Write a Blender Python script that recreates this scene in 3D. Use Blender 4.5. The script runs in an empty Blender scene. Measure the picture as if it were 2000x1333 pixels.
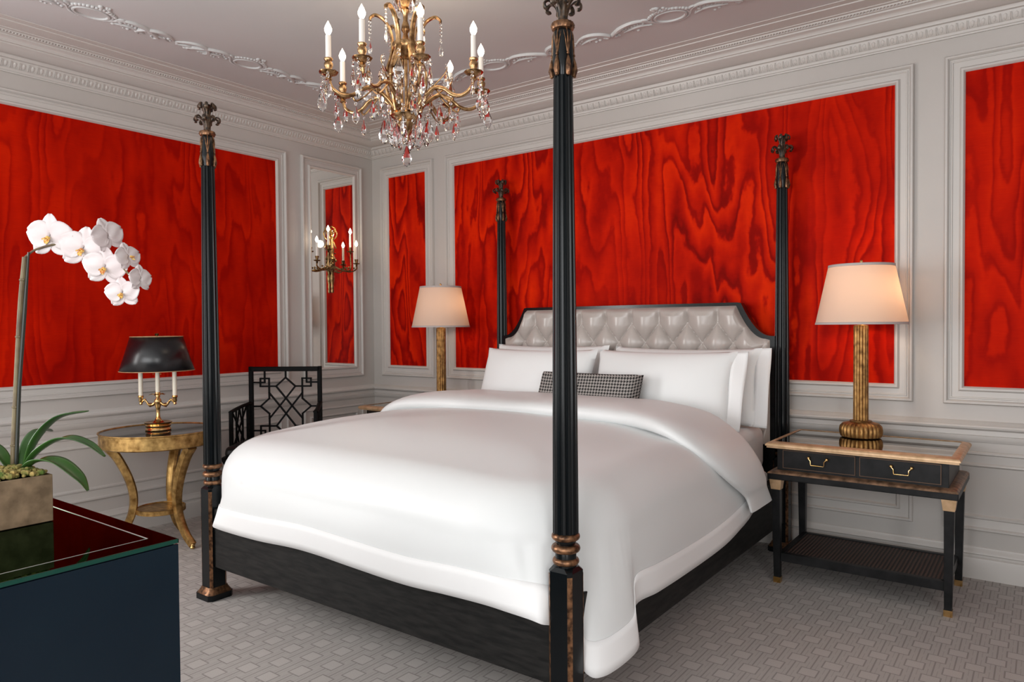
import bpy, bmesh, math, random
from mathutils import Vector, Matrix, noise
random.seed(7)
PI = math.pi
sc = bpy.context.scene
COL = sc.collection

# ------------------------------------------------------------------ materials
def mat(name, col=(.8,.8,.8), rough=.5, metal=0, spec=.5, **kw):
    m = bpy.data.materials.new(name); m.use_nodes = True
    b = m.node_tree.nodes['Principled BSDF']
    b.inputs['Base Color'].default_value = (*col, 1)
    b.inputs['Roughness'].default_value = rough
    b.inputs['Metallic'].default_value = metal
    b.inputs['Specular IOR Level'].default_value = spec
    for k, v in kw.items():
        b.inputs[k.replace('_', ' ')].default_value = v
    return m
class NT:
    def __init__(s, m): s.t = m.node_tree; s.b = s.t.nodes.get('Principled BSDF')
    def n(s, typ, **kw):
        x = s.t.nodes.new(typ)
        for k, v in kw.items(): setattr(x, k, v)
        return x
    def l(s, a, b): s.t.links.new(a, b)
    def val(s, sock, v):
        if hasattr(v, 'links') or hasattr(v, 'is_output'): s.l(v, sock)
        else: sock.default_value = v
    def m(s, op, a, b=0.0, c=None):
        x = s.n('ShaderNodeMath', operation=op); s.val(x.inputs[0], a); s.val(x.inputs[1], b)
        if c is not None: s.val(x.inputs[2], c)
        return x.outputs[0]
    def xyz(s, coord='Object'):
        t = s.n('ShaderNodeTexCoord'); q = s.n('ShaderNodeSeparateXYZ'); s.l(t.outputs[coord], q.inputs[0])
        return q.outputs[0], q.outputs[1], q.outputs[2]
    def comb(s, x, y, z):
        q = s.n('ShaderNodeCombineXYZ')
        for i, v in enumerate((x, y, z)): s.val(q.inputs[i], v)
        return q.outputs[0]
    def noise(s, vec, scale, detail=2, rough=.5, dist=0):
        q = s.n('ShaderNodeTexNoise'); s.l(vec, q.inputs['Vector']) if vec is not None else None
        q.inputs['Scale'].default_value = scale; q.inputs['Detail'].default_value = detail
        q.inputs['Roughness'].default_value = rough; q.inputs['Distortion'].default_value = dist
        return q.outputs[0]
    def ramp(s, fac, stops, interp='LINEAR'):
        q = s.n('ShaderNodeValToRGB'); s.val(q.inputs[0], fac); e = q.color_ramp.elements; q.color_ramp.interpolation = interp
        while len(e) < len(stops): e.new(.5)
        for i, (p, c) in enumerate(stops): e[i].position = p; e[i].color = (*c, 1) if len(c) == 3 else c
        return q.outputs[0]
    def bump(s, h, strength=.3, dist=.01):
        q = s.n('ShaderNodeBump'); q.inputs['Strength'].default_value = strength; q.inputs['Distance'].default_value = dist
        s.l(h, q.inputs['Height']); s.l(q.outputs[0], s.b.inputs['Normal'])

def mottled(name, c1, c2, scale=20, rough=.5, metal=0, spec=.5, bump=0, detail=3, lo=.35, hi=.65, stretch=None):
    m = mat(name, c1, rough, metal, spec); n = NT(m)
    x, y, z = n.xyz()
    if stretch: v = n.comb(n.m('MULTIPLY', x, stretch[0]), n.m('MULTIPLY', y, stretch[1]), n.m('MULTIPLY', z, stretch[2]))
    else: v = n.comb(x, y, z)
    f = n.noise(v, scale, detail)
    n.l(n.ramp(f, [(lo, c1), (hi, c2)]), n.b.inputs['Base Color'])
    if bump: n.bump(f, bump, .004)
    return m

WALL = mottled('painted_plaster', (.50,.475,.45), (.53,.50,.475), 1.5, .5, bump=.02)
TRIM = mat('painted_moulding', (.56,.535,.51), .42)
CEIL = mottled('painted_ceiling', (.53,.54,.54), (.56,.565,.565), 1.2, .6)
EBONY = mottled('ebonised_wood', (.006,.0065,.007), (.016,.016,.017), 14, .38, spec=.22, stretch=(1,1,1))
POSTBLK = mat('black_lacquered_post', (.004,.0055,.0065), .2, 0, .27)
RAILBLK = mottled('black_stained_rail', (.008,.008,.008), (.02,.019,.018), 10, .55, spec=.2, stretch=(1,1,6))
GILT = mottled('rubbed_gilding', (.05,.024,.013), (.30,.15,.075), 60, .38, .75, detail=5)
GILTBR = mottled('antique_gold_leaf', (.22,.115,.03), (.72,.46,.17), 26, .36, .85, detail=6, bump=.15, lo=.3, hi=.7)
LAMPGILT = mottled('dull_antique_gilding', (.12,.055,.015), (.52,.29,.10), 30, .40, .8, detail=6, bump=.1, lo=.3, hi=.72)
GOLDEDGE = mottled('gold_painted_edge', (.50,.32,.17), (.66,.44,.26), 30, .42, .35)
BRASS = mottled('polished_brass', (.55,.33,.10), (.85,.58,.27), 20, .22, 1.0)
CHBRASS = mottled('chandelier_bronze', (.20,.105,.045), (.66,.42,.21), 34, .26, 1.0)
DKBRONZE = mottled('sconce_bronze', (.09,.055,.025), (.36,.23,.10), 40, .3, 1.0)
CRYSTAL = mat('cut_crystal', (1,1,1), .0, 0, .5, Transmission_Weight=1.0, IOR=1.55)
CANDLE = mat('candle_sleeve', (.85,.80,.74), .5)
IVORY = mat('ivory_candle_tube', (.85,.79,.66), .45)
LINEN = mat('white_cotton_sateen', (.84,.855,.855), .46, 0, .35, Sheen_Weight=.15)
DUVETM = mat('duvet_cotton_sateen', (.735,.75,.75), .42, 0, .4, Sheen_Weight=.15)
LINEN2 = mat('white_cotton_band', (.87,.87,.87), .7, 0, .2)
SHEET = mat('fitted_sheet_cotton', (.76,.77,.78), .7, 0, .2)
LEATHER = mottled('taupe_satin_upholstery', (.44,.395,.365), (.49,.44,.41), 3, .27, 0, .6)
NAVY = mottled('dark_navy_glass_panel', (.004,.011,.020), (.006,.016,.026), 2, .15, 0, .28)
BLKGLASS = mat('black_glass_top', (.012,.013,.014), .04, 0, .5)
DESKGLASS = mat('green_tinted_mirror_glass', (.075,.090,.072), .02, 1.0, .5, Specular_Tint=(.40,.50,.42,1))
GREENEDGE = mat('green_glass_edge', (.003,.05,.035), .08, 0, .6)
HIGHLIGHTLINE = mat('border_highlight_line', (.7,.65,.65), .35, .6)  # pale colour for the highlight painted on the cabinet top's border
MIRROR = mat('silvered_mirror', (.88,.88,.86), .005, 1.0)
TINTGLASS = mat('smoked_mirror_glass', (.34,.32,.29), .02, 1.0)
STONE = mottled('mottled_travertine', (.12,.078,.042), (.25,.17,.10), 26, .75, bump=.35, detail=8)
MOSS = mottled('tan_and_green_moss', (.06,.10,.012), (.38,.27,.09), 45, .95, detail=4)
LEAF = mottled('orchid_leaf_green', (.02,.065,.012), (.05,.13,.025), 6, .32, stretch=(1,1,1))
STEM = mottled('orchid_stem', (.09,.055,.03), (.20,.16,.08), 14, .6)
STEMDK = mat('dark_stake', (.015,.017,.012), .5)
PETAL = mottled('white_orchid_petal', (.58,.50,.50), (.64,.58,.575), 18, .55)
LIP = mottled('yellow_orchid_lip', (.75,.50,.12), (.55,.18,.05), 160, .5, lo=.45, hi=.6)
SHADEBLK = mat('black_tole_shade', (.006,.006,.008), .29, 0, .6)
SHADEIN = mat('gold_shade_lining', (.6,.42,.2), .5, .5)
CHAIRBLK = mat('black_lacquer', (.003,.003,.003), .5, 0, .08)
CUSHBLK = mat('black_leather_cushion', (.012,.012,.013), .38, 0, .4)
CORD = mat('gold_braid', (.5,.35,.15), .6)

def emis(name, col, s):
    m = mat(name, col, .5); b = m.node_tree.nodes['Principled BSDF']
    b.inputs['Emission Color'].default_value = (*col, 1); b.inputs['Emission Strength'].default_value = s
    return m
BULB = emis('lit_candle_bulb', (1, .86, .68), 9)

def shade_fabric():
    m = bpy.data.materials.new('cream_linen_shade'); m.use_nodes = True; t = m.node_tree; t.nodes.clear()
    o = t.nodes.new('ShaderNodeOutputMaterial'); mx = t.nodes.new('ShaderNodeMixShader')
    d = t.nodes.new('ShaderNodeBsdfDiffuse'); r = t.nodes.new('ShaderNodeBsdfTranslucent')
    d.inputs[0].default_value = (.72,.62,.54,1); r.inputs[0].default_value = (.85,.62,.44,1)
    mx.inputs[0].default_value = .38
    t.links.new(d.outputs[0], mx.inputs[1]); t.links.new(r.outputs[0], mx.inputs[2]); t.links.new(mx.outputs[0], o.inputs[0])
    return m
SHADE = shade_fabric()
SHADEBAND = mat('shade_binding_tape', (.50,.45,.43), .7)

def moire(name='red_moire_silk', K=1.0):
    m = mat(name, (.6,.01,.003), .6, 0, .05); n = NT(m)
    x, y, z = n.xyz(); u = n.m('SUBTRACT', x, y)
    v = n.comb(n.m('MULTIPLY', u, 3.0), n.m('MULTIPLY', z, .50), 0.0)
    big = n.noise(v, 1.0, 2.5, .42, .25)
    v2 = n.comb(n.m('MULTIPLY', u, 9.0), n.m('MULTIPLY', z, 5.0), 3.0)
    sm = n.noise(v2, 1.0, 3, .6)
    ph = n.m('ADD', n.m('MULTIPLY', big, 14.5), n.m('MULTIPLY', sm, .9))
    saw = n.m('FRACT', ph)
    tri = n.ramp(saw, [(0, (.12,)*3), (.10, (.0,)*3), (.26, (.45,)*3), (.55, (.72,)*3), (.80, (1,)*3), (.9, (.85,)*3), (1, (.12,)*3)])
    # contrast fades in and out over the cloth
    v3 = n.comb(n.m('MULTIPLY', u, 1.1), n.m('MULTIPLY', z, .8), 7.0)
    cf = n.ramp(n.noise(v3, 1.3, 2), [(.34, (.25,)*3), (.6, (1,)*3)])
    tone = n.noise(n.comb(n.m('MULTIPLY', u, 3.0), n.m('MULTIPLY', z, 1.6), 11.0), 1.0, 4, .6)
    rib = n.noise(n.comb(n.m('MULTIPLY', u, 14.0), n.m('MULTIPLY', z, 340.0), 0.0), 1.0, 1)
    a = n.m('SUBTRACT', tri, .5); a = n.m('MULTIPLY', a, cf); a = n.m('MULTIPLY', a, .60*K)
    b = n.m('ADD', a, n.m('MULTIPLY', n.m('SUBTRACT', tone, .5), .95*(.5+.5*K)))
    b = n.m('ADD', b, n.m('MULTIPLY', n.m('SUBTRACT', rib, .5), .16)); b = n.m('ADD', b, .5)
    col = n.ramp(b, [(.05, (.17,.001,.0)), (.40, (.33,.003,.0)), (.62, (.52,.009,.0)), (.92, (.74,.024,.0))])
    n.l(col, n.b.inputs['Base Color'])
    n.bump(n.m('ADD', rib, n.m('MULTIPLY', tri, .4)), .05, .002)
    return m
MOIRE = moire(); MOIRE2 = moire('red_moire_silk_dulled_sheen', .42)  # second is the same silk, duller sheen painted in as weaker contrast

def carpet():
    m = mat('grey_patterned_carpet', (.3,.27,.25), .95, 0, .1); n = NT(m)
    x, y, z = n.xyz(); PX, PY = .1257, .2035
    def cell(offx, offy):
        fx = n.m('ABSOLUTE', n.m('SUBTRACT', n.m('FRACT', n.m('ADD', n.m('DIVIDE', n.m('SUBTRACT', x, 3.883+offx), PX), 100.5)), .5))
        fy = n.m('ABSOLUTE', n.m('SUBTRACT', n.m('FRACT', n.m('ADD', n.m('DIVIDE', n.m('SUBTRACT', y, -1.462+offy), PY), 100.5)), .5))
        ax = n.m('MULTIPLY', fx, PX); ay = n.m('MULTIPLY', fy, PY)
        d = n.m('MAXIMUM', n.m('SUBTRACT', ax, .032), n.m('SUBTRACT', ay, .032))   # box sdf
        edge = n.m('LESS_THAN', n.m('ABSOLUTE', d), .0026)
        inside = n.m('LESS_THAN', d, -.003)
        out = n.m('GREATER_THAN', ay, .032)
        line = n.m('MULTIPLY', n.m('LESS_THAN', ax, .0026), out)
        thin = n.m('MULTIPLY', n.m('LESS_THAN', n.m('ABSOLUTE', n.m('SUBTRACT', ax, .0157)), .0014), out)
        thin = n.m('MULTIPLY', thin, n.m('LESS_THAN', ay, .09))
        return edge, inside, line, thin
    e1, i1, l1, t1 = cell(0, 0); e2, i2, l2, t2 = cell(PX/2, PY/2)
    dark = n.m('MAXIMUM', n.m('MAXIMUM', e1, e2), n.m('MAXIMUM', l1, l2))
    ins = n.m('MAXIMUM', i1, i2); thin = n.m('MAXIMUM', t1, t2)
    pile = n.noise(n.comb(x, y, z), 420, 2)
    blot = n.noise(n.comb(x, y, z), 2.2, 3)
    v = n.m('ADD', n.m('MULTIPLY', n.m('SUBTRACT', pile, .5), .5), n.m('MULTIPLY', n.m('SUBTRACT', blot, .5), .25))
    v = n.m('ADD', v, .6); v = n.m('ADD', v, n.m('MULTIPLY', ins, .10))
    v = n.m('SUBTRACT', v, n.m('MULTIPLY', dark, .34)); v = n.m('SUBTRACT', v, n.m('MULTIPLY', thin, .16))
    n.l(n.ramp(v, [(0, (.19,.172,.162)), (1, (.60,.565,.54))]), n.b.inputs['Base Color'])
    n.bump(n.m('SUBTRACT', n.m('MULTIPLY', pile, .4), n.m('MULTIPLY', dark, .8)), .35, .004)
    return m
CARPET = carpet()

def houndstooth():
    m = mat('houndstooth_wool', (.3,.3,.3), .85, 0, .2); n = NT(m)
    x, y, z = n.xyz(); k = 8/.0185
    i = n.m('FLOOR', n.m('MULTIPLY', n.m('ADD', n.m('ADD', x, n.m('MULTIPLY', y, .6)), 5.0), k)); j = n.m('FLOOR', n.m('MULTIPLY', n.m('ADD', n.m('SUBTRACT', z, n.m('MULTIPLY', y, .6)), 5.0), k))
    w = n.m('LESS_THAN', n.m('MODULO', i, 8), 3.5); f = n.m('LESS_THAN', n.m('MODULO', j, 8), 3.5)
    s = n.m('LESS_THAN', n.m('MODULO', n.m('ADD', i, j), 4), 1.5)
    r = n.m('ADD', n.m('MULTIPLY', s, w), n.m('MULTIPLY', n.m('SUBTRACT', 1, s), f))
    n.l(n.ramp(r, [(.4, (.40,.37,.35)), (.6, (.008,.008,.009))]), n.b.inputs['Base Color'])
    return m
HOUND = houndstooth()

def cane():
    m = mat('woven_cane', (.06,.03,.02), .6); n = NT(m); x, y, z = n.xyz()
    a = n.m('SINE', n.m('MULTIPLY', x, 2*PI/.017)); b = n.m('SINE', n.m('MULTIPLY', y, 2*PI/.013))
    v = n.m('MULTIPLY', n.m('ADD', a, 1), n.m('ADD', b, 1.3))
    n.l(n.ramp(n.m('MULTIPLY', v, .25), [(.2, (.012,.008,.007)), (.6, (.14,.075,.055))]), n.b.inputs['Base Color'])
    n.bump(v, .5, .003); return m
CANE = cane()

# ------------------------------------------------------------------ geometry helpers
class G:
    """a mesh under construction"""
    def __init__(s): s.v = []; s.f = []
    def add(s, vs, fs):
        o = len(s.v); s.v += [tuple(v) for v in vs]; s.f += [tuple(i+o for i in f) for f in fs]; return s
    def box(s, x0, x1, y0, y1, z0, z1):
        return s.add([(x0,y0,z0),(x1,y0,z0),(x1,y1,z0),(x0,y1,z0),(x0,y0,z1),(x1,y0,z1),(x1,y1,z1),(x0,y1,z1)],
            [(0,3,2,1),(4,5,6,7),(0,1,5,4),(1,2,6,5),(2,3,7,6),(3,0,4,7)])
    def cbox(s, cx, cy, cz, sx, sy, sz): return s.box(cx-sx/2, cx+sx/2, cy-sy/2, cy+sy/2, cz-sz/2, cz+sz/2)
    def frustum(s, cx, cy, z0, z1, a0, a1, dx=0, dy=0, b0=None, b1=None):
        b0 = b0 or a0; b1 = b1 or a1; v = []
        for z, a, b, ox, oy in ((z0, a0, b0, 0, 0), (z1, a1, b1, dx, dy)):
            v += [(cx+ox-a/2, cy+oy-b/2, z), (cx+ox+a/2, cy+oy-b/2, z), (cx+ox+a/2, cy+oy+b/2, z), (cx+ox-a/2, cy+oy+b/2, z)]
        return s.add(v, [(0,3,2,1),(4,5,6,7),(0,1,5,4),(1,2,6,5),(2,3,7,6),(3,0,4,7)])
    def lathe(s, prof, n=32, c=(0,0,0), mod=None, caps=True, sx=1, sy=1):
        vs = []; fs = []
        for (r, z) in prof:
            for k in range(n):
                th = 2*PI*k/n; rr = r*(mod(th, z) if mod else 1)
                vs.append((c[0]+rr*math.cos(th)*sx, c[1]+rr*math.sin(th)*sy, c[2]+z))
        m = len(prof)
        for i in range(m-1):
            for k in range(n):
                fs.append((i*n+k, i*n+(k+1)%n, (i+1)*n+(k+1)%n, (i+1)*n+k))
        if caps:
            if prof[0][0] > 1e-5: fs.append(tuple(reversed(range(n))))
            if prof[-1][0] > 1e-5: fs.append(tuple((m-1)*n+k for k in range(n)))
        return s.add(vs, fs)
    def tube(s, pts, r, n=8, flat=None):
        """tube along pts; r number or list; flat=(a,b) scale of the cross-section"""
        pts = [Vector(p) for p in pts]; m = len(pts); rs = r if isinstance(r, (list, tuple)) else [r]*m
        vs = []; fs = []; up = Vector((0, 0, 1)); prev = None
        for i, p in enumerate(pts):
            t = (pts[min(i+1, m-1)]-pts[max(i-1, 0)]).normalized()
            if prev is None:
                a = up.cross(t)
                if a.length < .05: a = Vector((1, 0, 0)).cross(t)
                a.normalize()
            else: a = (prev - t*prev.dot(t)).normalized()
            prev = a; b = t.cross(a); fa, fb = flat or (1, 1)
            for k in range(n):
                th = 2*PI*k/n; vs.append(p + a*(math.cos(th)*rs[i]*fa) + b*(math.sin(th)*rs[i]*fb))
        for i in range(m-1):
            for k in range(n): fs.append((i*n+k, i*n+(k+1)%n, (i+1)*n+(k+1)%n, (i+1)*n+k))
        fs.append(tuple(reversed(range(n)))); fs.append(tuple((m-1)*n+k for k in range(n)))
        return s.add(vs, fs)
    def bar(s, a, b, w, d, nrm):
        """rectangular bar from a to b, width w in the plane, depth d along nrm"""
        a = Vector(a); b = Vector(b); nrm = Vector(nrm).normalized(); t = (b-a).normalized(); q = t.cross(nrm)*(w/2); h = nrm*(d/2)
        a = a - t*w*.4; b = b + t*w*.4
        return s.add([a-q-h, a+q-h, a+q+h, a-q+h, b-q-h, b+q-h, b+q+h, b-q+h], [(0,1,2,3),(7,6,5,4),(0,4,5,1),(1,5,6,2),(2,6,7,3),(3,7,4,0)])
    def ball(s, c, r, n=10, sx=1, sy=1, sz=1):
        m = max(5, n//2+1); return s.lathe([(max(0, r*math.sin(PI*i/m)), -r*math.cos(PI*i/m)*sz) for i in range(m+1)], n, c, sx=sx, sy=sy, caps=False)
    def grid(s, P, closed_u=False):
        nu = len(P); nv = len(P[0]); vs = [p for row in P for p in row]; fs = []
        for i in range(nu if closed_u else nu-1):
            for j in range(nv-1):
                a = (i+1) % nu; fs.append((i*nv+j, a*nv+j, a*nv+j+1, i*nv+j+1))
        return s.add(vs, fs)
    def obj(s, name, m, parent=None, loc=None, smooth=35, bev=0, **props):
        me = bpy.data.meshes.new(name); me.from_pydata([tuple(v) for v in s.v], [], s.f)
        bm = bmesh.new(); bm.from_mesh(me); bmesh.ops.remove_doubles(bm, verts=bm.verts, dist=1e-6)
        bmesh.ops.recalc_face_normals(bm, faces=bm.faces); bm.to_mesh(me); bm.free()
        me.materials.append(m)
        if smooth:
            for p in me.polygons: p.use_smooth = True
            me.set_sharp_from_angle(angle=math.radians(smooth))
        o = bpy.data.objects.new(name, me); COL.objects.link(o)
        if loc: o.location = loc
        if parent: o.parent = parent
        if bev:
            b = o.modifiers.new('bevel', 'BEVEL'); b.width = bev; b.segments = 2; b.limit_method = 'ANGLE'
        for k, v in props.items(): o[k] = v
        return o

def catmull(pts, n=8):
    P = [Vector(p) for p in pts]; P = [P[0]*2-P[1]] + P + [P[-1]*2-P[-2]]; out = []
    for i in range(1, len(P)-2):
        for k in range(n):
            t = k/n; a, b, c, d = P[i-1:i+3]
            out.append(.5*((2*b)+(c-a)*t+(2*a-5*b+4*c-d)*t*t+(3*b-a-3*c+d)*t**3))
    out.append(P[-2]); return out

def thing(name, loc, label, cat, rz=0, group=None):
    o = bpy.data.objects.new(name, None); COL.objects.link(o); o.location = loc; o.rotation_euler = (0, 0, rz)
    o.empty_display_size = .1; o['label'] = label; o['category'] = cat
    if group: o['group'] = group
    return o
def kids(o): return [c for c in bpy.data.objects if c.parent == o]
def copy_tree(o, parent=None, **props):
    c = o.copy(); COL.objects.link(c); c.parent = parent
    for k, v in props.items(): c[k] = v
    for ch in kids(o): copy_tree(ch, c)
    return c
def struct(g, name, m, **kw):
    kw.setdefault('smooth', 35); o = g.obj(name, m, **kw)
    if not kw.get('parent'): o['kind'] = 'structure'
    return o
def catstruct(g, name, m, **kw): return struct(g, name, m, **kw)

# ------------------------------------------------------------------ room shell
XR, YB, ZC = 6.5, -7.0, 2.975
struct(G().box(-.15, XR+.15, YB-.15, .15, -.1, 0), 'floor', CARPET, smooth=0)
struct(G().box(-.15, XR+.15, YB-.15, .15, ZC, ZC+.1), 'ceiling', CEIL, smooth=0)
wb = struct(G().box(-.15, XR+.15, 0, .15, 0, ZC), 'wall_back', WALL, smooth=0)
# left wall with a tall window behind the camera's left
W0, W1, WZ0, WZ1 = -5.75, -4.35, .55, 2.55
gl = G().box(-.15, 0, W1, 0, 0, ZC).box(-.15, 0, YB, W0, 0, ZC).box(-.15, 0, W0, W1, 0, WZ0).box(-.15, 0, W0, W1, WZ1, ZC)
wl = struct(gl, 'wall_left', WALL, smooth=0)
# rear wall with a wide unseen window, added for soft frontal fill
R0, R1, RZ0, RZ1 = 1.6, 5.4, .6, 2.6
gr = G().box(-.15, R0, YB-.15, YB, 0, ZC).box(R1, XR+.15, YB-.15, YB, 0, ZC).box(R0, R1, YB-.15, YB, 0, RZ0).box(R0, R1, YB-.15, YB, RZ1, ZC)
struct(gr, 'wall_rear', WALL, smooth=0)
Q0, Q1, QZ0, QZ1 = -6.2, -4.8, .55, 2.5     # right wall, unseen window added as fill behind the camera's right shoulder
struct(G().box(XR, XR+.15, Q1, 0, 0, ZC).box(XR, XR+.15, YB, Q0, 0, ZC).box(XR, XR+.15, Q0, Q1, 0, QZ0).box(XR, XR+.15, Q0, Q1, QZ1, ZC), 'wall_right', WALL, smooth=0)
wf = G()
for z in (QZ0, QZ1-.05, (QZ0+QZ1)/2-.02): wf.box(XR+.05, XR+.1, Q0, Q1, z, z+.05)
for y in (Q0, Q1-.05, (Q0+Q1)/2-.025): wf.box(XR+.05, XR+.1, y, y+.05, QZ0, QZ1)
struct(wf, 'added_window_3', TRIM)
wf = G()
for z in (WZ0, WZ1-.05, (WZ0+WZ1)/2-.02): wf.box(-.1, -.05, W0, W1, z, z+.05)
for y in (W0, W1-.05, (W0+W1)/2-.025): wf.box(-.1, -.05, y, y+.05, WZ0, WZ1)
struct(wf, 'window_1', TRIM)
wf = G()
for z in (RZ0, RZ1-.05): wf.box(R0, R1, YB-.1, YB-.05, z, z+.05)
for x in (R0, R0+.95, R0+1.9, R0+2.85, R1-.05): wf.box(x, x+.05, YB-.1, YB-.05, RZ0, RZ1)
struct(wf, 'added_window_2', TRIM)

# mouldings: profile swept along the left and the back wall, mitred in the corner
def run_corner(prof, name, m=TRIM, closed=True, xend=XR, yend=YB):
    g = G(); n = len(prof)
    P = [[(d, yend, z) for d, z in prof], [(d, -d, z) for d, z in prof], [(xend, -d, z) for d, z in prof]]
    g.grid([list(p) for p in P]); return g
corn = [(0,2.790),(.012,2.790),(.014,2.797),(.02,2.800),(.022,2.812),(.032,2.818),(.040,2.828),(.046,2.845),(.048,2.856),(.062,2.858),(.064,2.872),(.068,2.876),(.075,2.874),
    (.090,2.876),(.110,2.884),(.130,2.894),(.146,2.904),(.147,2.912),(.158,2.913),(.160,2.921),(.172,2.930),(.188,2.936),(.190,2.943),(.204,2.945),(.206,2.951),(.222,2.951),(.224,2.957),
    (.245,2.957),(.247,2.961),(.270,2.962),(.300,2.964),(.330,2.966),(.332,2.971),(.375,2.972),(.378,2.980),(0,2.98)]
g = run_corner(corn, 'cornice')
def motif(g, f, z, hw, hh, dep):    # egg: f maps (along, off, z)
    pts = []; n = 8
    for r, o in ((1, 0), (.8, .6), (.4, .92)):
        for k in range(n):
            th = 2*PI*k/n; pts.append(f(hw*r*math.cos(th), dep*o, z+hh*r*math.sin(th)+.0))
    fs = []
    for i in range(2):
        for k in range(n): fs.append((i*n+k, i*n+(k+1) % n, (i+1)*n+(k+1) % n, (i+1)*n+k))
    fs.append(tuple(2*n+k for k in range(n))); g.add(pts, fs)
def bandrow(g, d0, z0, d1, z1, pitch, hw, dep, xmax, ymin, darts=True, tall=.9):
    L = math.hypot(d1-d0, z1-z0); ud, uz = (d1-d0)/L, (z1-z0)/L; nd, nz = uz, -ud; md, mz = (d0+d1)/2, (z0+z1)/2
    for wall in (0, 1):
        end = xmax if wall else -ymin; s = md+pitch*.6
        while s < end:
            def f(a, o, b, s=s, wall=wall):
                d = md + ud*(b)+nd*o; z = mz+uz*(b)+nz*o
                return (s+a, -d, z) if wall else (d, -(s+a), z)
            motif(g, f, 0, hw, L/2*tall, dep)
            if darts:
                for q in (-.5*pitch,):
                    for w in (-.0045, .0045):
                        vs = [f(q+w-.0018, 0, -L*.42), f(q+w+.0018, 0, -L*.42), f(q+w*.4+.0018, 0, L*.42), f(q+w*.4-.0018, 0, L*.42)]
                        vs += [f(q+w-.0018, dep, -L*.42), f(q+w+.0018, dep, -L*.42), f(q+w*.4+.0018, dep, L*.42), f(q+w*.4-.0018, dep, L*.42)]
                        g.add(vs, [(4,5,6,7),(0,1,5,4),(1,2,6,5),(2,3,7,6),(3,0,4,7)])
            s += pitch
bandrow(g, .022, 2.814, .046, 2.852, .0455, .0135, .010, 5.2, -3.4)
bandrow(g, .206, 2.9500, .222, 2.9510, .016, .0050, .006, 4.4, -3.2, darts=False, tall=1.0)
struct(g, 'trim_1', TRIM, smooth=40)
rail = [(0,.700),(.008,.702),(.014,.711),(.020,.722),(.022,.736),(.012,.739),(.012,.762),(.020,.768),(.034,.773),(.038,.782),(.034,.790),(.022,.795),(.014,.806),(0,.812)]
struct(run_corner(rail, 'rail'), 'trim_2', TRIM)
base = [(0,.165),(.006,.160),(.008,.150),(.016,.142),(.020,.128),(.014,.122),(.014,.112),(.024,.106),(.026,.098),(.026,0)]
struct(run_corner(base, 'base'), 'baseboard_back', TRIM)

# raised picture-frame mouldings on the walls
FR = [(0,0),(0,.018),(.005,.026),(.014,.027),(.020,.018),(.022,.009),(.028,.008),(.031,.013),(.036,.013),(.038,.008),(.066,.007),(.069,.014),(.075,.021),(.083,.021),(.089,.014),(.091,.006),(.094,.002)]
def frame(g, wall, a0, a1, z0, z1, prof=FR, sc_=1.0):
    """outer rectangle a0..a1 along the wall, z0..z1"""
    rows = []
    for (u, zz) in ((a0, z0), (a1, z0), (a1, z1), (a0, z1)):
        su = 1 if u == min(a0, a1) else -1; sz = 1 if zz == z0 else -1; row = []
        for o, h in prof:
            o *= sc_; uu = u+su*o; z = zz+sz*o
            row.append((uu, -h, z) if wall == 'b' else (h, uu, z))
        rows.append(row)
    g.grid(rows, closed_u=True); return g
ZT, ZB = 2.695, .895
spec = [('b', .120, .738), ('b', .872, 4.212), ('b', 4.352, 6.35), ('l', -.905, -4.25), ('l', -.137, -.762)]
for i, (w, a0, a1) in enumerate(spec):
    a0, a1 = min(a0, a1), max(a0, a1)
    g = frame(G(), w, a0, a1, ZB, ZT); struct(g, 'trim_%d' % (i+3), TRIM)
    if not (w == 'l' and a1 > -.5):
        q = .088
        pg = G()
        if w == 'b': pg.box(a0+q, a1-q, -.0045, 0, ZB+q, ZT-q)
        else: pg.box(0, .0045, a0+q, a1-q, ZB+q, ZT-q)
        pg.obj('fabric_panel', MOIRE if w == 'b' and a0 < 4 else MOIRE2, parent=wb if w == 'b' else wl, smooth=0, label='red moire silk wall panel')
LP = [(0,0),(0,.012),(.006,.018),(.014,.018),(.020,.008),(.034,.006),(.060,.005),(.066,.012),(.074,.014),(.080,.004),(.083,0)]
for i, (w, a0, a1) in enumerate(spec):
    a0, a1 = min(a0, a1), max(a0, a1)
    struct(frame(G(), w, a0, a1, .245, .655, LP), 'trim_%d' % (i+8), TRIM)

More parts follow.
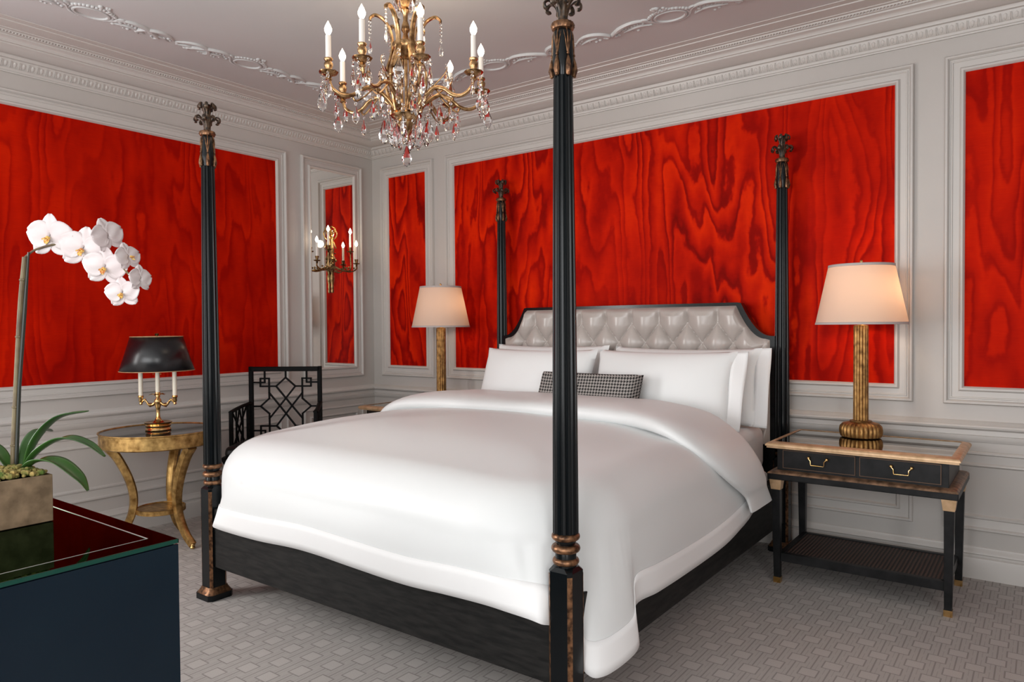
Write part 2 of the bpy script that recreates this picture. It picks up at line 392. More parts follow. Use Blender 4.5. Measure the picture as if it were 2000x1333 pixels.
# ------------------------------------------------------------------ ceiling plaster relief
def scroll(g, o, e1, e2, pts, r):
    """curve given in (along, across) mapped to the ceiling plane"""
    P = catmull([(a, b, 0) for a, b in pts], 6); m = len(P)
    rs = [r*(.35+.65*math.sin(PI*min(1, max(0, (i+.6)/(m+.2))))) for i in range(m)]
    g.tube([o+e1*p.x+e2*p.y+Vector((0, 0, -.001)) for p in P], rs, 6)
def relief(g, o, e1, e2, L, cart=True):
    o = Vector((*o, ZC)); e1 = Vector((*e1, 0)); e2 = Vector((*e2, 0))
    rnd = random.Random(int(L*1000))
    def blob(a, b, r, s=1.6): 
        p = o+e1*a+e2*b; g.ball(p, r, 6, sx=1, sy=1, sz=.7)
    if cart:
        for rr, tr in ((1.0, .009), (1.25, .006)):
            ring = [o+e1*(.085*rr*math.cos(t))+e2*(.062*rr*math.sin(t)) for t in [2*PI*k/28 for k in range(29)]]
            g.tube(ring, tr, 6)
        for k in range(14):
            t = PI*(.15+.7*k/13); blob(.118*math.cos(t), .088*math.sin(t), .011+.004*rnd.random())
            blob(.118*math.cos(t)*.9, -.085*math.sin(t), .007)
        for k in range(11):   # flower spray
            a = rnd.random()*2*PI; d = .034*math.sqrt(rnd.random()); blob(-.02+d*math.cos(a)*1.2, .105+d*math.sin(a), .010+.006*rnd.random())
    for s in (-1, 1):
        h = L/2
        def S(pts, r): scroll(g, o, e1, e2, [(s*a, b) for a, b in pts], r)
        S([(.10,-.03),(.14,.03),(.20,.05),(.28,.03),(.34,-.01),(.37,-.04),(.355,-.06),(.335,-.045)], .015)
        S([(.12,-.045),(.19,-.015),(.25,-.025),(.30,-.045)], .010)
        S([(.13,.0),(.12,.03),(.145,.045),(.16,.03)], .009)
        S([(h,-.02),(h-.06,.03),(h-.12,.045),(h-.18,.02),(h-.21,-.03),(h-.19,-.055),(h-.17,-.04)], .014)
        S([(h-.02,-.05),(h-.08,-.02),(h-.14,-.02)], .009)
        for k in range(16):
            t = k/15; a = .13+(h-.15)*t; blob(s*a, -.035+.03*math.sin(7*t*PI)+(rnd.random()-.5)*.02, .006+.007*rnd.random())
        for k in range(8):
            a = .17+.02*k; blob(s*a, .012-.03*k/8, .008)
g = G()
for i in range(4): relief(g, (.755, -2.64-.92*(i-1)), (0, -1), (1, 0), .92)
relief(g, (.755, -.95), (0, -1), (1, 0), .5, False)
for i in range(4): relief(g, (1.955+1.2*i, -.745), (1, 0), (0, -1), 1.2)
relief(g, (1.05, -.745), (1, 0), (0, -1), .6, False)
struct(g, 'trim_13', CEIL, smooth=60)

# ------------------------------------------------------------------ wall mirror and sconce
mg = G().box(.0005, .006, -.672, -.227, .985, 2.605)
o = mg.obj('wall_mirror', MIRROR, smooth=0, label='tall narrow mirror set in the white panel frame beside the room corner', category='mirror')

def flame_bulb(parent, x, y, z, s=1.0):
    return G().lathe([(.004,0),(.008,.004),(.0125,.014),(.013,.022),(.009,.034),(.004,.045),(0,.052)], 12, (x, y, z)).obj('bulb', BULB, parent)

SX, SY, SZ = 0, -.475, 1.60
s = thing('wall_sconce', (.010, SY, SZ), 'gilt bronze candle wall sconce with lit bulbs mounted on the tall mirror', 'wall light')
g = G()
g.lathe([(0,-.0),(.010,.004),(.014,.02),(.009,.035),(.013,.05),(.010,.07),(.017,.10),(.020,.14),(.013,.16),(.024,.19),(.030,.22),(.022,.26),(.034,.285),(.020,.31),(.014,.34),(.012,.42),(.015,.45),(0,.46)], 14, (.015,0,0), sx=.8)
for k in range(10):
    a = 2*PI*k/10; g.ball((.02+.012*math.cos(a*3), .024*math.cos(a), .27+.03*math.sin(a)), .011, 6)
g.obj('backplate', DKBRONZE, s)
g = G()    # ribbon bow crest
for sgn in (-1, 1):
    g.tube(catmull([(.012,0,.44),(.02,sgn*.03,.46),(.025,sgn*.045,.50),(.018,sgn*.02,.53),(.012,0,.47)], 6), .006, 6, flat=(1, .8))
    g.tube(catmull([(.012,0,.45),(.016,sgn*.02,.42),(.02,sgn*.03,.39),(.014,sgn*.042,.375)], 6), .0055, 6)
    g.tube(catmull([(.012,0,.48),(.02,sgn*.018,.50),(.024,sgn*.03,.535),(.014,0,.555)], 6), .005, 6)
g.ball((.016,0,.46), .013, 8)
g.obj('bow_crest', GILTBR, s)
for (yy, xx, zc, r) in ((.205,.08,.258,1), (-.205,.08,.258,1), (.115,.11,.35,1), (-.115,.11,.35,1)):
    g = G(); g.tube(catmull([(.02,0,.23),(xx*.6,yy*.35,.195),(xx*.9,yy*.75,.185),(xx,yy,.21),(xx,yy,zc-.02)], 8), [.008]*16+[.006]*17, 8)
    g.lathe([(.004,-.03),(.009,-.02),(.006,-.012),(.024,-.008),(.028,0),(.010,.002),(.011,.01),(.015,.026),(.016,.032),(0,.032)], 14, (xx, yy, zc))
    for q in range(4): g.ball((xx*.8+.01*q, yy*(.35+.15*q), .20+.012*(q % 2)), .009, 6)
    a = g.obj('arm', DKBRONZE, s)
    G().lathe([(.0095,.03),(.0095,.140),(.005,.142),(0,.142)], 12, (xx, yy, zc)).obj('candle', CANDLE, a)
    flame_bulb(a, xx, yy, zc+.142)

# ------------------------------------------------------------------ bed frame
X1, X2, Y1, Y2 = 1.516, 3.556, -2.4476, -.1094
BX = (X1+X2)/2
bed = thing('four_poster_bed', (BX, (Y1+Y2)/2, 0), 'black four-poster bed with fluted gilt-ringed posts and tufted taupe headboard', 'bed')
BL = bed.location
def octprism(g, a0, a1, z0, z1, c0, c1, ch=.2):
    rows = []
    for a, z, c in ((a0, z0, c0), (a1, z1, c1)):
        h = a/2; k = c; rows.append([(h-k,-h,z),(h,-h+k,z),(h,h-k,z),(h-k,h,z),(-h+k,h,z),(-h,h-k,z),(-h,-h+k,z),(-h+k,-h,z)])
    vs = rows[0]+rows[1]; g.add(vs, [(k,(k+1)%8,8+(k+1)%8,8+k) for k in range(8)]+[tuple(reversed(range(8))), tuple(range(8,16))])
def post_parts():
    """returns list of (name, G, mat, children)"""
    out = []
    g = G(); octprism(g, .088, .088, .05, .535, .012, .012); octprism(g, .088, .074, .535, .548, .012, .020)
    g.lathe([(.034,.544),(.034,.60),(.030,.61),(.030,.62),(.036,.63),(.036,.66)], 24)
    NF = 14
    def fl(th, z): return 1-.15*max(0, math.cos(NF*th))**.8 if True else 1
    def flute(th, z):
        c = math.cos(NF*th); return 1-.13*(max(0, c)**.6)
    prof = []
    for k in range(25):
        t = k/24; z = .655+(2.100-.655)*t; r = .0415*(1-t)+.0305*t+.0015*math.sin(PI*t); prof.append((r, z))
    g.lathe(prof, NF*8, mod=flute)
    # reeded capital and neck
    capp = [(.026,2.10),(.030,2.12),(.032,2.15),(.031,2.18),(.030,2.21),(.029,2.235),(.022,2.25),(.012,2.26)]
    g.lathe(capp, 48, mod=lambda th, z: 1+.10*abs(math.cos(3*th)))
    out.append(('shaft', g, POSTBLK))
    # gilt plinth top + chamfer stripes
    g = G(); octprism(g, .132, .132, .0, .028, .016, .016); out.append(('foot_block', g, POSTBLK))
    g = G(); octprism(g, .128, .098, .028, .052, .016, .013); octprism(g, .100, .094, .052, .058, .013, .013)
    for sx in (-1, 1):
        for sy in (-1, 1):
            h = .044; c = .012; e = .0012
            p = [(sx*(h-c), sy*h), (sx*h, sy*(h-c))]
            n = Vector((sx, sy, 0)).normalized()*e
            vs = []
            for z in (.055, .525):
                for (px, py) in p: vs.append(Vector((px, py, z))+n)
            for z in (.055, .525):
                for (px, py) in p: vs.append(Vector((px, py, z))-n)
            g.add(vs, [(0,1,3,2),(4,6,7,5),(0,4,5,1),(2,3,7,6),(0,2,6,4),(1,5,7,3)])
    out.append(('plinth_gilding', g, GILT))
    def torus(g, z, R, r): g.lathe([(R-r*.2+r*1.0*math.cos(t)*.9, z+r*math.sin(t)) for t in [-PI/2+PI*k/8 for k in range(9)]], 28)
    g = G(); torus(g, .643, .038, .0115); torus(g, .605, .038, .0125); torus(g, .564, .036, .0105); out.append(('turned_ring', g, GILT))
    g = G()
    for k in range(6):     # gilt leaves round the capital
        th = PI/6+2*PI*k/6
        def at(r, z, dt=0): return (r*math.cos(th+dt), r*math.sin(th+dt), z)
        g.tube([at(.0335,2.10), at(.037,2.118), at(.0355,2.14), at(.033,2.16)], [.006,.0095,.007,.003], 8)
        g.ball(at(.036,2.102), .0065, 6); g.ball(at(.0345,2.165), .005, 6)
        g.tube([at(.0335,2.165), at(.0335,2.20), at(.031,2.23), at(.026,2.245)], .0028, 6)
        for dt in (-.30, .30): g.tube([at(.033,2.17,dt*.2), at(.0335,2.21,dt*.8), at(.030,2.236,dt*1.4)], .0018, 5)
    g.lathe([(.026,2.245),(.034,2.248),(.037,2.257),(.034,2.268),(.024,2.272)], 36, mod=lambda th, z: 1+.05*math.sin(18*th+z*900))
    out.append(('capital_leaves', g, GILT))
    # palm finial: two tiers of curling fronds
    g = G(); g.lathe([(.018,2.265),(.015,2.29),(.020,2.315),(.014,2.33),(.011,2.36),(.013,2.385),(.018,2.398),(0,2.402)], 16)
    for tier, (z0, zt, R, nn) in enumerate(((2.27, 2.338, .058, 8), (2.335, 2.402, .040, 7))):
        for k in range(nn):
            th = 2*PI*k/nn+tier*.3
            def at(r, z): return (r*math.cos(th), r*math.sin(th), z)
            pts = catmull([at(.012, z0), at(.016, z0+.03), at(.026, zt-.014), at(R*.75, zt), at(R, zt-.008), at(R*.98, zt-.022), at(R*.82, zt-.024)], 4)
            m = len(pts); g.tube(pts, [.0035+.006*(i/m)**1.5*(1 if i < m-2 else .7) for i in range(m)], 7, flat=(1.2, .7))
    out.append(('finial', g, mottled('bronzed_finial', (.010,.009,.008), (.10,.06,.035), 80, .35, .4)))
    return out
PP = post_parts(); first = None
for i, (x, y) in enumerate(((X1, Y1), (X2, Y1), (X2, Y2), (X1, Y2))):
    if first is None:
        first = PP[0][1].obj('bed_post', PP[0][2], bed, (x-BL.x, y-BL.y, 0), smooth=40)
        for nm, g, m in PP[1:]: g.obj(nm, m, first, smooth=40)
    else:
        c = first.copy(); COL.objects.link(c); c.parent = bed; c.location = (x-BL.x, y-BL.y, 0)
        for ch in kids(first):
            d = ch.copy(); COL.objects.link(d); d.parent = c
def W(g):   # world-coordinate mesh under the bed root
    off = BL; g.v = [(v[0]-off.x, v[1]-off.y, v[2]-off.z) for v in g.v]; return g
g = G().box(X1+.035, X2-.035, Y1-.022, Y1+.022, .157, .44); W(g); g.obj('footboard_rail', RAILBLK, bed, bev=.003)
for sx, x in ((1, X1), (-1, X2)):
    g = G().box(x-.022, x+.022, Y1+.035, Y2-.035, .172, .44); W(g); g.obj('side_rail', RAILBLK, bed, bev=.003)

# headboard
HZ0 = .40
def hb_top(x):     # upholstery top edge
    u = abs(x-BX)
    if u < .765: return 1.430
    if u < .935:
        t = (u-.765)/.17; return 1.430-.20*(1-math.sqrt(max(0, 1-(1-(1-t)**1.15)**2))) if False else 1.235+.195*((1-t)**2.0)
    return 1.235-.3*(u-.935)
N = 90
outer = []
W1h, W2h = BX-1.02+.03, BX+1.02-.03
xs = [W1h+(W2h-W1h)*k/N for k in range(N+1)]
def fr_top(x):
    u = abs(x-BX)
    if u < .79: return 1.447
    if u < .97: t = (u-.79)/.18; return 1.247+.20*((1-t)**2.0)
    return 1.247
g = G(); rows = []
for x in xs:
    zt = fr_top(x); rows.append([(x,-.085,HZ0),(x,-.085,zt),(x,-.145,zt),(x,-.145,HZ0)])
g.grid(rows); g.add(rows[0]+rows[-1], [(0,1,2,3),(7,6,5,4)])
g.add([], [])
W(g); g.obj('headboard_frame', POSTBLK, bed, smooth=40)
def tuft(x, z):
    a, b = .191, .123     # button pitch, row pitch
    zA = 1.327
    xx = (x-(2.427))/a
    if z <= zA:
        v = (zA-z)/b/2; p = xx+v; q = xx-v
        h = (abs(math.sin(PI*p))*abs(math.sin(PI*q)))**.42
    else:
        h0 = abs(math.sin(PI*xx)); v = min(1, (z-zA)/.09)
        h = (h0**(.84-.3*v))*(1-.25*v)+.25*v
        h = h0**.8*(1-v*.55)+v*.55*min(1, h0*3)
    return h
NU, NV = 420, 170; rows = []
hx0, hx1 = BX-.965, BX+.965
for i in range(NU+1):
    x = hx0+(hx1-hx0)*i/NU; zt = hb_top(x); row = []
    for j in range(NV+1):
        z = .62+(zt-.62)*j/NV
        e = min(x-hx0, hx1-x, (zt-z)*(1 if abs(x-BX) < .765 else .75))
        ed = 1-max(0, 1-e/.035)**2
        th = tuft(x, z); fade = min(1, max(0, e/.06))
        y = -.140-.010*ed-.048*ed*(th*fade+.55*(1-fade))
        row.append((x, y, z))
    rows.append(row)
g = G().grid(rows); W(g); g.obj('upholstered_panel', LEATHER, bed, smooth=0 or 80)
BT = []
for k in range(-6, 7):
    for r in range(0, 3):
        x = 2.427+.191*(k+(.5 if r % 2 else 0)); z = 1.327-.123*r
        if abs(x-BX) < .90 and z < hb_top(x)-.035: BT.append((x, z))
b0 = None
for x, z in BT:
    if b0 is None: b0 = G().ball((0, 0, 0), .0080, 8, sy=.6).obj('button', LEATHER, bed)
    else: b0 = b0.copy(); COL.objects.link(b0)
    b0.location = (x-BL.x, -.154-BL.y, z)

# mattress and box spring
def rbox(name, x0, x1, y0, y1, z0, z1, r, m, seg=4, **props):
    g = G().box(x0-(x0+x1)/2, x1-(x0+x1)/2, y0-(y0+y1)/2, y1-(y0+y1)/2, 0, z1-z0)
    o = g.obj(name, m, None, ((x0+x1)/2, (y0+y1)/2, z0), smooth=60)
    b = o.modifiers.new('round', 'BEVEL'); b.width = r; b.segments = seg
    for k, v in props.items(): o[k] = v
    return o
rbox('box_spring', 1.60, 3.515, -2.30, -.19, .30, .475, .04, SHEET, label='white covered box spring resting inside the bed rails', category='box spring')
rbox('mattress', 1.62, 3.49, -2.24, -.20, .478, .735, .055, SHEET, label='thick mattress in a fitted white sheet', category='mattress')

# duvet
def lerp(a, b, t): return a+(b-a)*t
def sm(a, b, t): t = min(1, max(0, (t-a)/(b-a))); return t*t*(3-2*t)
DX0, DX1, DY0 = 1.44, 3.615, -2.515
RC = .42; RL = .37; RE = .19
def sdf_in(x, y):
    cx = (DX0+DX1)/2; rc = RC if x > cx else RL; hx = (DX1-DX0)/2-rc
    ax = abs(x-cx)-hx; ay = (DY0+rc)-y
    if ax > 0 and ay > 0: return rc-math.hypot(ax, ay)
    return min(rc-ax, rc-ay)
def top_h(x, y):
    z0 = .805+.012*math.sin((x-1.5)*2.2)-.03*sm(-1.7, -2.5, y)+.010*noise.noise(Vector((x*1.6, y*1.6, 2)))
    e = sdf_in(x, y)
    z0 += .028*sm(.1, .6, e)
    if e < RE:
        k = 1-max(0, e)/RE; z0 -= RE*(1-math.sqrt(max(0, 1-k*k)))*.92
    return z0
edge = []   # (edge x, edge y, hem x, hem y, hem z)
def rr(t):  # rounded corner points
    return t
ctrl = []
for y in (-1.0, -1.3, -1.7, -2.0): ctrl.append((DX0, y, 1.425, y, .36))
ctrl.append((DX0, DY0+RL, 1.43, -2.26, .34))
for a, hx, hy, hz in ((22, 1.455,-2.36,.30), (45, 1.575,-2.392,.34), (68, 1.605,-2.44,.376), (90, 1.640,-2.518,.378)):
    th = math.radians(a); ctrl.append((DX0+RL-RL*math.cos(th), DY0+RL-RL*math.sin(th), hx, hy, hz))
for x in (2.0, 2.3, 2.6, 2.9, 3.1): ctrl.append((x, DY0, x, DY0-.012, .385+.010*math.sin(x*6)))
for a, hx, hy, hz in ((0, 3.28,-2.524,.385), (14, 3.38,-2.525,.383), (28, 3.465,-2.525,.380), (40, 3.507,-2.518,.372), (45, 3.509,-2.46,.345), (49, 3.512,-2.406,.28), (54, 3.602,-2.402,.195), (63, 3.645,-2.368,.185), (72, 3.670,-2.27,.198), (79, 3.672,-2.175,.218), (84, 3.650,-2.148,.262), (89, 3.628,-2.11,.332)):
    th = math.radians(a); ctrl.append((DX1-RC+RC*math.sin(th), DY0+RC-RC*math.cos(th), hx, hy, hz))
for y, z in ((-1.95,.330),(-1.75,.322),(-1.5,.318),(-1.25,.333),(-1.05,.352),(-.9,.372),(-.82,.40)): ctrl.append((DX1, y, 3.632+.006*math.sin(y*9), y, z))
from mathutils import Vector as V5
def cat5(pts, n):
    out = []; P = [[2*a-b for a, b in zip(pts[0], pts[1])]]+[list(p) for p in pts]+[[2*a-b for a, b in zip(pts[-1], pts[-2])]]
    for i in range(1, len(P)-2):
        for k in range(n):
            t = k/n; out.append([.5*((2*b)+(c-a)*t+(2*a-5*b+4*c-d)*t*t+(3*b-a-3*c+d)*t**3) for a, b, c, d in zip(*P[i-1:i+3])])
    out.append(P[-2]); return out
ST = cat5(ctrl, 6)
def resample(side):
    src = sorted([p for p in ST if p[1] > -1.95 and (p[0] < BX) == (side < 0)], key=lambda p: p[1]); out = []
    for k in range(14):
        y = -1.75+.07*k
        q = next((i for i in range(len(src)-1) if src[i][1] <= y <= src[i+1][1]), len(src)-2)
        a, b = src[q], src[q+1]; tt = (y-a[1])/(b[1]-a[1]); out.append([lerp(u_, v_, tt) for u_, v_ in zip(a, b)]); out[-1][1] = y
    return out
ST = list(reversed(resample(-1)))+[p for p in ST if p[1] < -1.76]+resample(1)
NT_, ND = 26, 22; rows = []; bandrows = []
for si, (ex, ey, hx, hy, hz) in enumerate(ST):
    cy = max(ey, -1.75)
    cx = BX
    row = []
    for j in range(NT_+1):
        k = 1-(1-j/NT_)**1.9; x, y = lerp(cx, ex, k), lerp(cy, ey, k); row.append((x, y, top_h(x, y)))
    ze = row[-1][2]
    for j in range(1, ND+1):
        t = j/ND; q = t**1.25
        x, y = lerp(ex, hx, q), lerp(ey, hy, q); z = lerp(ze, hz, t)
        n = Vector((ex-BX, ey+1.75 if ey < -1.75 else 0, 0)).normalized()
        f = .010*math.sin(PI*t)+.004*noise.noise(Vector((x*4, y*4, z*2)))*t
        row.append((x+n.x*f, y+n.y*f, z))
    rows.append(row)
    L = (ze-hz); jb = None
    bs = []
    for j in range(5):
        t = 1-(.105/L)*(1-j/4); q = t**1.25; x, y = lerp(ex, hx, q), lerp(ey, hy, q); z = lerp(ze, hz, t)
        n = Vector((ex-BX, ey+1.75 if ey < -1.75 else 0, 0)).normalized(); f = .010*math.sin(PI*t)+.004*noise.noise(Vector((x*4, y*4, z*2)))*t+.0025
        bs.append((x+n.x*f, y+n.y*f, z-(.002 if j == 4 else 0)))
    bandrows.append(bs)
g = G().grid(rows); off = Vector((BX, -1.5, .735))
def W2(g, off): g.v = [(v[0]-off.x, v[1]-off.y, v[2]-off.z) for v in g.v]; return g
duv = W2(g, off).obj('duvet', DUVETM, None, off, smooth=80, label='plump white duvet draped over the bed with flat hem bands hanging at foot and sides', category='duvet')
md = duv.modifiers.new('thick', 'SOLIDIFY'); md.thickness = .012; md.offset = -1
bd = W2(G().grid(bandrows), off).obj('hem_band', LINEN2, duv, smooth=80)
md = bd.modifiers.new('thick', 'SOLIDIFY'); md.thickness = .003; md.offset = 0

# turned-back top of the duvet
FS = [(1.405,.44,-1.20,-.80,.02),(1.405,.55,-1.24,-.77,.055),(1.43,.67,-1.27,-.75,.08),(1.53,.765,-1.28,-.74,.10),(1.74,.795,-1.25,-.72,.115),(2.2,.80,-1.22,-.70,.12),(2.75,.80,-1.20,-.70,.12),(3.15,.80,-1.27,-.73,.115),(3.38,.785,-1.37,-.79,.10),(3.53,.72,-1.38,-.84,.085),
    (3.605,.63,-1.28,-.83,.075),(3.633,.55,-1.14,-.785,.062),(3.645,.505,-1.06,-.755,.040),(3.655,.470,-1.03,-.725,.026),(3.665,.425,-1.015,-.700,.020)]
SS = cat5(FS, 7); rows = []
for i, (x, z, yf, yb, th) in enumerate(SS):
    a = SS[min(i+1, len(SS)-1)]; b = SS[max(i-1, 0)]; t = Vector((a[0]-b[0], a[1]-b[1])).normalized(); nx, nz = -t.y, t.x
    row = []; M = 28; ym = (yf+yb)/2; hy = abs(yf-yb)/2
    for k in range(M):
        ph = 2*PI*k/M; c, s_ = math.cos(ph), math.sin(ph)
        yy = ym+hy*math.copysign(abs(c)**.75, c); h = th*(.5+.5*math.copysign(abs(s_)**.8, s_))
        h += .005*noise.noise(Vector((x*5, yy*5, z*5)))*(1 if s_ > 0 else 0)
        row.append((x+nx*h, yy, z+nz*h))
    row.append(row[0]); rows.append(row)
g = G().grid(rows); M1 = len(rows[0]); g.add(rows[0][:-1], [tuple(range(M1-1))]); g.add(rows[-1][:-1], [tuple(range(M1-1))])
fold = W2(g, off).obj('turned_back_fold', DUVETM, duv, smooth=80)
# pillows
def pillow(name, cx, cy, cz, w, h, th, tilt, m, label, flange=0, side=1, rz=0, seed=1, group=None, boxy=False):
    NUu, NVv = 36, 26; rows_f = []; rows_b = []
    for i in range(NUu+1):
        u = -1+2*i/NUu; rf = []; rb = []
        for j in range(NVv+1):
            v = -1+2*j/NVv
            pu = 1-abs(u)**(2.6 if not boxy else 9); pv = 1-abs(v)**(2.4 if not boxy else 5)
            t = max(0, pu*pv)**(.5 if not boxy else .35)
            X = u*w/2*(1-.035*(1-abs(v)**2)*abs(u)**3 if not boxy else 1-.03*(1-v*v)*abs(u)**4); Z = v*h/2*(1-.07*(1-abs(u)**2.2)*abs(v)**3 if not boxy else 1-.10*(1-abs(u)**3)*abs(v)**3)
            nn = noise.noise(Vector((X*5+seed*7, Z*5, seed)))*.010
            d = th/2*t; rf.append((X, -(d+nn*t), Z)); rb.append((X, d, Z))
        rows_f.append(rf); rows_b.append(rb)
    g = G().grid(rows_f).grid(rows_b)
    o = g.obj(name, m, None, (cx, cy, cz), smooth=80, label=label, category='pillow')
    if group: o['group'] = group
    o.rotation_euler = (tilt, 0, rz)
    if flange:
        P = []
        for i in range(6):
            a = i/5; row = []
            for j in range(NVv+1):
                v = -1+2*j/NVv; row.append((side*(w/2*.975-.012+a*flange), -.012*(1-a)*(1-abs(v)**3)-.006*math.sin(v*4+a*2), v*h/2*(1.0-.01*(1-a))))
            P.append(row)
        f = G().grid(P).obj('pillowcase_hem', LINEN2, o, smooth=80); q = f.modifiers.new('thick', 'SOLIDIFY'); q.thickness = .006; q.offset = 0
    return o
R_ = math.radians
pillow('pillow', 3.035, -.335, .962, .93, .45, .17, R_(-12), LINEN, 'rear white bed pillow on the right against the headboard', .075, 1, seed=1)
pillow('pillow', 2.075, -.335, .968, .90, .45, .17, R_(-12), LINEN, 'rear white bed pillow on the left against the headboard', .0, -1, seed=2)
pillow('pillow', 2.985, -.53, .955, .87, .45, .19, R_(-20), LINEN, 'front white bed pillow right of the houndstooth cushion', .08, 1, seed=3)
pillow('pillow', 2.100, -.53, .955, .87, .45, .19, R_(-20), LINEN, 'front white bed pillow left of the houndstooth cushion', 0, -1, seed=4)
pillow('bolster_cushion', 2.625, -.735, .925, .68, .235, .13, R_(-22), HOUND, 'small oblong black and white houndstooth cushion leaning on the white pillows', boxy=True, seed=5)

# ------------------------------------------------------------------ nightstands
def ns_build(ox, label):
    t = thing('nightstand', (ox, -.415, 0), label, 'nightstand', group='black nightstands beside the bed')
    hx, hy = .423, .285
    # lipped gold top frame with glass
    g = G(); pr = [(0,.700),(0,.706),(.004,.712),(.010,.716),(.034,.722),(.038,.7205),(.038,.705)]
    P = []
    for (sx, sy) in ((-1,-1),(1,-1),(1,1),(-1,1)): P.append([(sx*(hx-o), sy*(hy-o), z) for o, z in pr])
    g.grid(P, closed_u=True); g.box(-hx+.006, hx-.006, -hy+.006, hy-.006, .690, .702)
    g.obj('top_moulding', GOLDEDGE, t)
    g = G().box(-hx+.0365, hx-.0365, -hy+.0365, hy-.0365, .7035, .7185); tg = g.obj('glass_top', TINTGLASS, t, smooth=0)
    g = G()
    a, b = hx-.0365, hy-.0365
    for (x0, x1, y0, y1) in ((-a, a, -b-.001, -b+.0015), (-a, a, b-.0015, b+.001), (-a-.001, -a+.0015, -b, b), (a-.0015, a+.001, -b, b)): g.box(x0, x1, y0, y1, .7195-.006, .7198)
    g.obj('glass_edge', GREENEDGE, tg)
    cx, cy = .375, .240
    g = G().box(-cx, cx, -cy, cy, .575, .692); g.box(-cx-.004, cx+.004, -cy-.004, cy+.004, .684, .691)
    g.obj('case', EBONY, t, bev=.002)
    for s_ in (-1, 1):
        x0, x1 = (.010, .345) if s_ > 0 else (-.345, -.010)
        g = G().box(x0, x1, -cy-.006, -cy+.01, .590, .678)
        d = g.obj('drawer', EBONY, t, bev=.001)
        q = G()
        for (a0, a1, z0, z1) in ((x0, x1, .588, .591), (x0, x1, .677, .680), (x0-.001, x0+.002, .588, .680), (x1-.002, x1+.001, .588, .680)): q.box(a0, a1, -cy-.0075, -cy-.004, z0, z1)
        q.obj('gilt_line', mat('dull_gilt_line', (.12,.07,.045), .5, .5) if 'dull_gilt_line' not in bpy.data.materials else bpy.data.materials['dull_gilt_line'], d)
        h = G(); m_ = (x0+x1)/2+(.01 if s_ > 0 else 0)
        for e in (-1, 1):
            h.ball((m_+e*.042, -cy-.016, .652), .0085, 10); h.tube([(m_+e*.042, -cy-.004, .652), (m_+e*.042, -cy-.016, .652)], .004, 6)
        h.tube([(m_-.042,-cy-.022,.650),(m_-.032,-cy-.024,.640),(m_-.031,-cy-.024,.622),(m_-.029,-cy-.024,.618),(m_+.029,-cy-.024,.618),(m_+.031,-cy-.024,.622),(m_+.032,-cy-.024,.640),(m_+.042,-cy-.022,.650)], .0026, 8)
        h.obj('drawer_pull', GILTBR if 'x' == 'y' else BRASS, d)
    # waist moulding
    g = G(); pr = [(.050,.577),(.030,.577),(.014,.572),(.006,.566),(.002,.560)]
    P = []
    for (sx, sy) in ((-1,-1),(1,-1),(1,1),(-1,1)): P.append([(sx*(hx-.006-o), sy*(hy-.006-o), z) for o, z in pr])
    g.grid(P, closed_u=True); g.obj('gilt_waist', GOLDEDGE if False else mottled('bronze_waist', (.10,.06,.035), (.34,.20,.12), 30, .4, .4) if 'bronze_waist' not in bpy.data.materials else bpy.data.materials['bronze_waist'], t)
    g = G().box(-hx+.008, hx-.008, -hy+.008, hy-.008, .530, .561); g.obj('apron', EBONY, t, bev=.004)
    for sx in (-1, 1):
        for sy in (-1, 1):
            x, y = sx*.374, sy*.236
            g = G().frustum(x, y, .028, .532, .031, .042, sx*.004, sy*.004); l = g.obj('leg', EBONY, t, bev=.001)
            G().frustum(x+sx*.003, y+sy*.004, .478, .532, .046, .060).obj('gilt_capital', GOLDEDGE, l)
            G().frustum(x, y, 0, .029, .034, .035).obj('foot_cap', BRASS, l)
    g = G()
    g.box(-.36, .36, -.235, -.205, .108, .150).box(-.36, .36, .205, .235, .108, .150).box(-.372, -.345, -.22, .22, .108, .150).box(.345, .372, -.22, .22, .108, .150)
    sh = g.obj('shelf_frame', EBONY, t, bev=.001)
    g = G().box(-.35, .35, -.21, .21, .140, .1455); g.obj('cane_panel', CANE, sh, smooth=0)
    return t
nsr = ns_build(4.065, 'black nightstand with gold edge and two drawers standing right of the bed')
nsl = copy_tree(nsr, label='black nightstand mostly hidden behind the left side of the bed'); nsl.location = (2*BX-4.065-.005, -.415, 0)

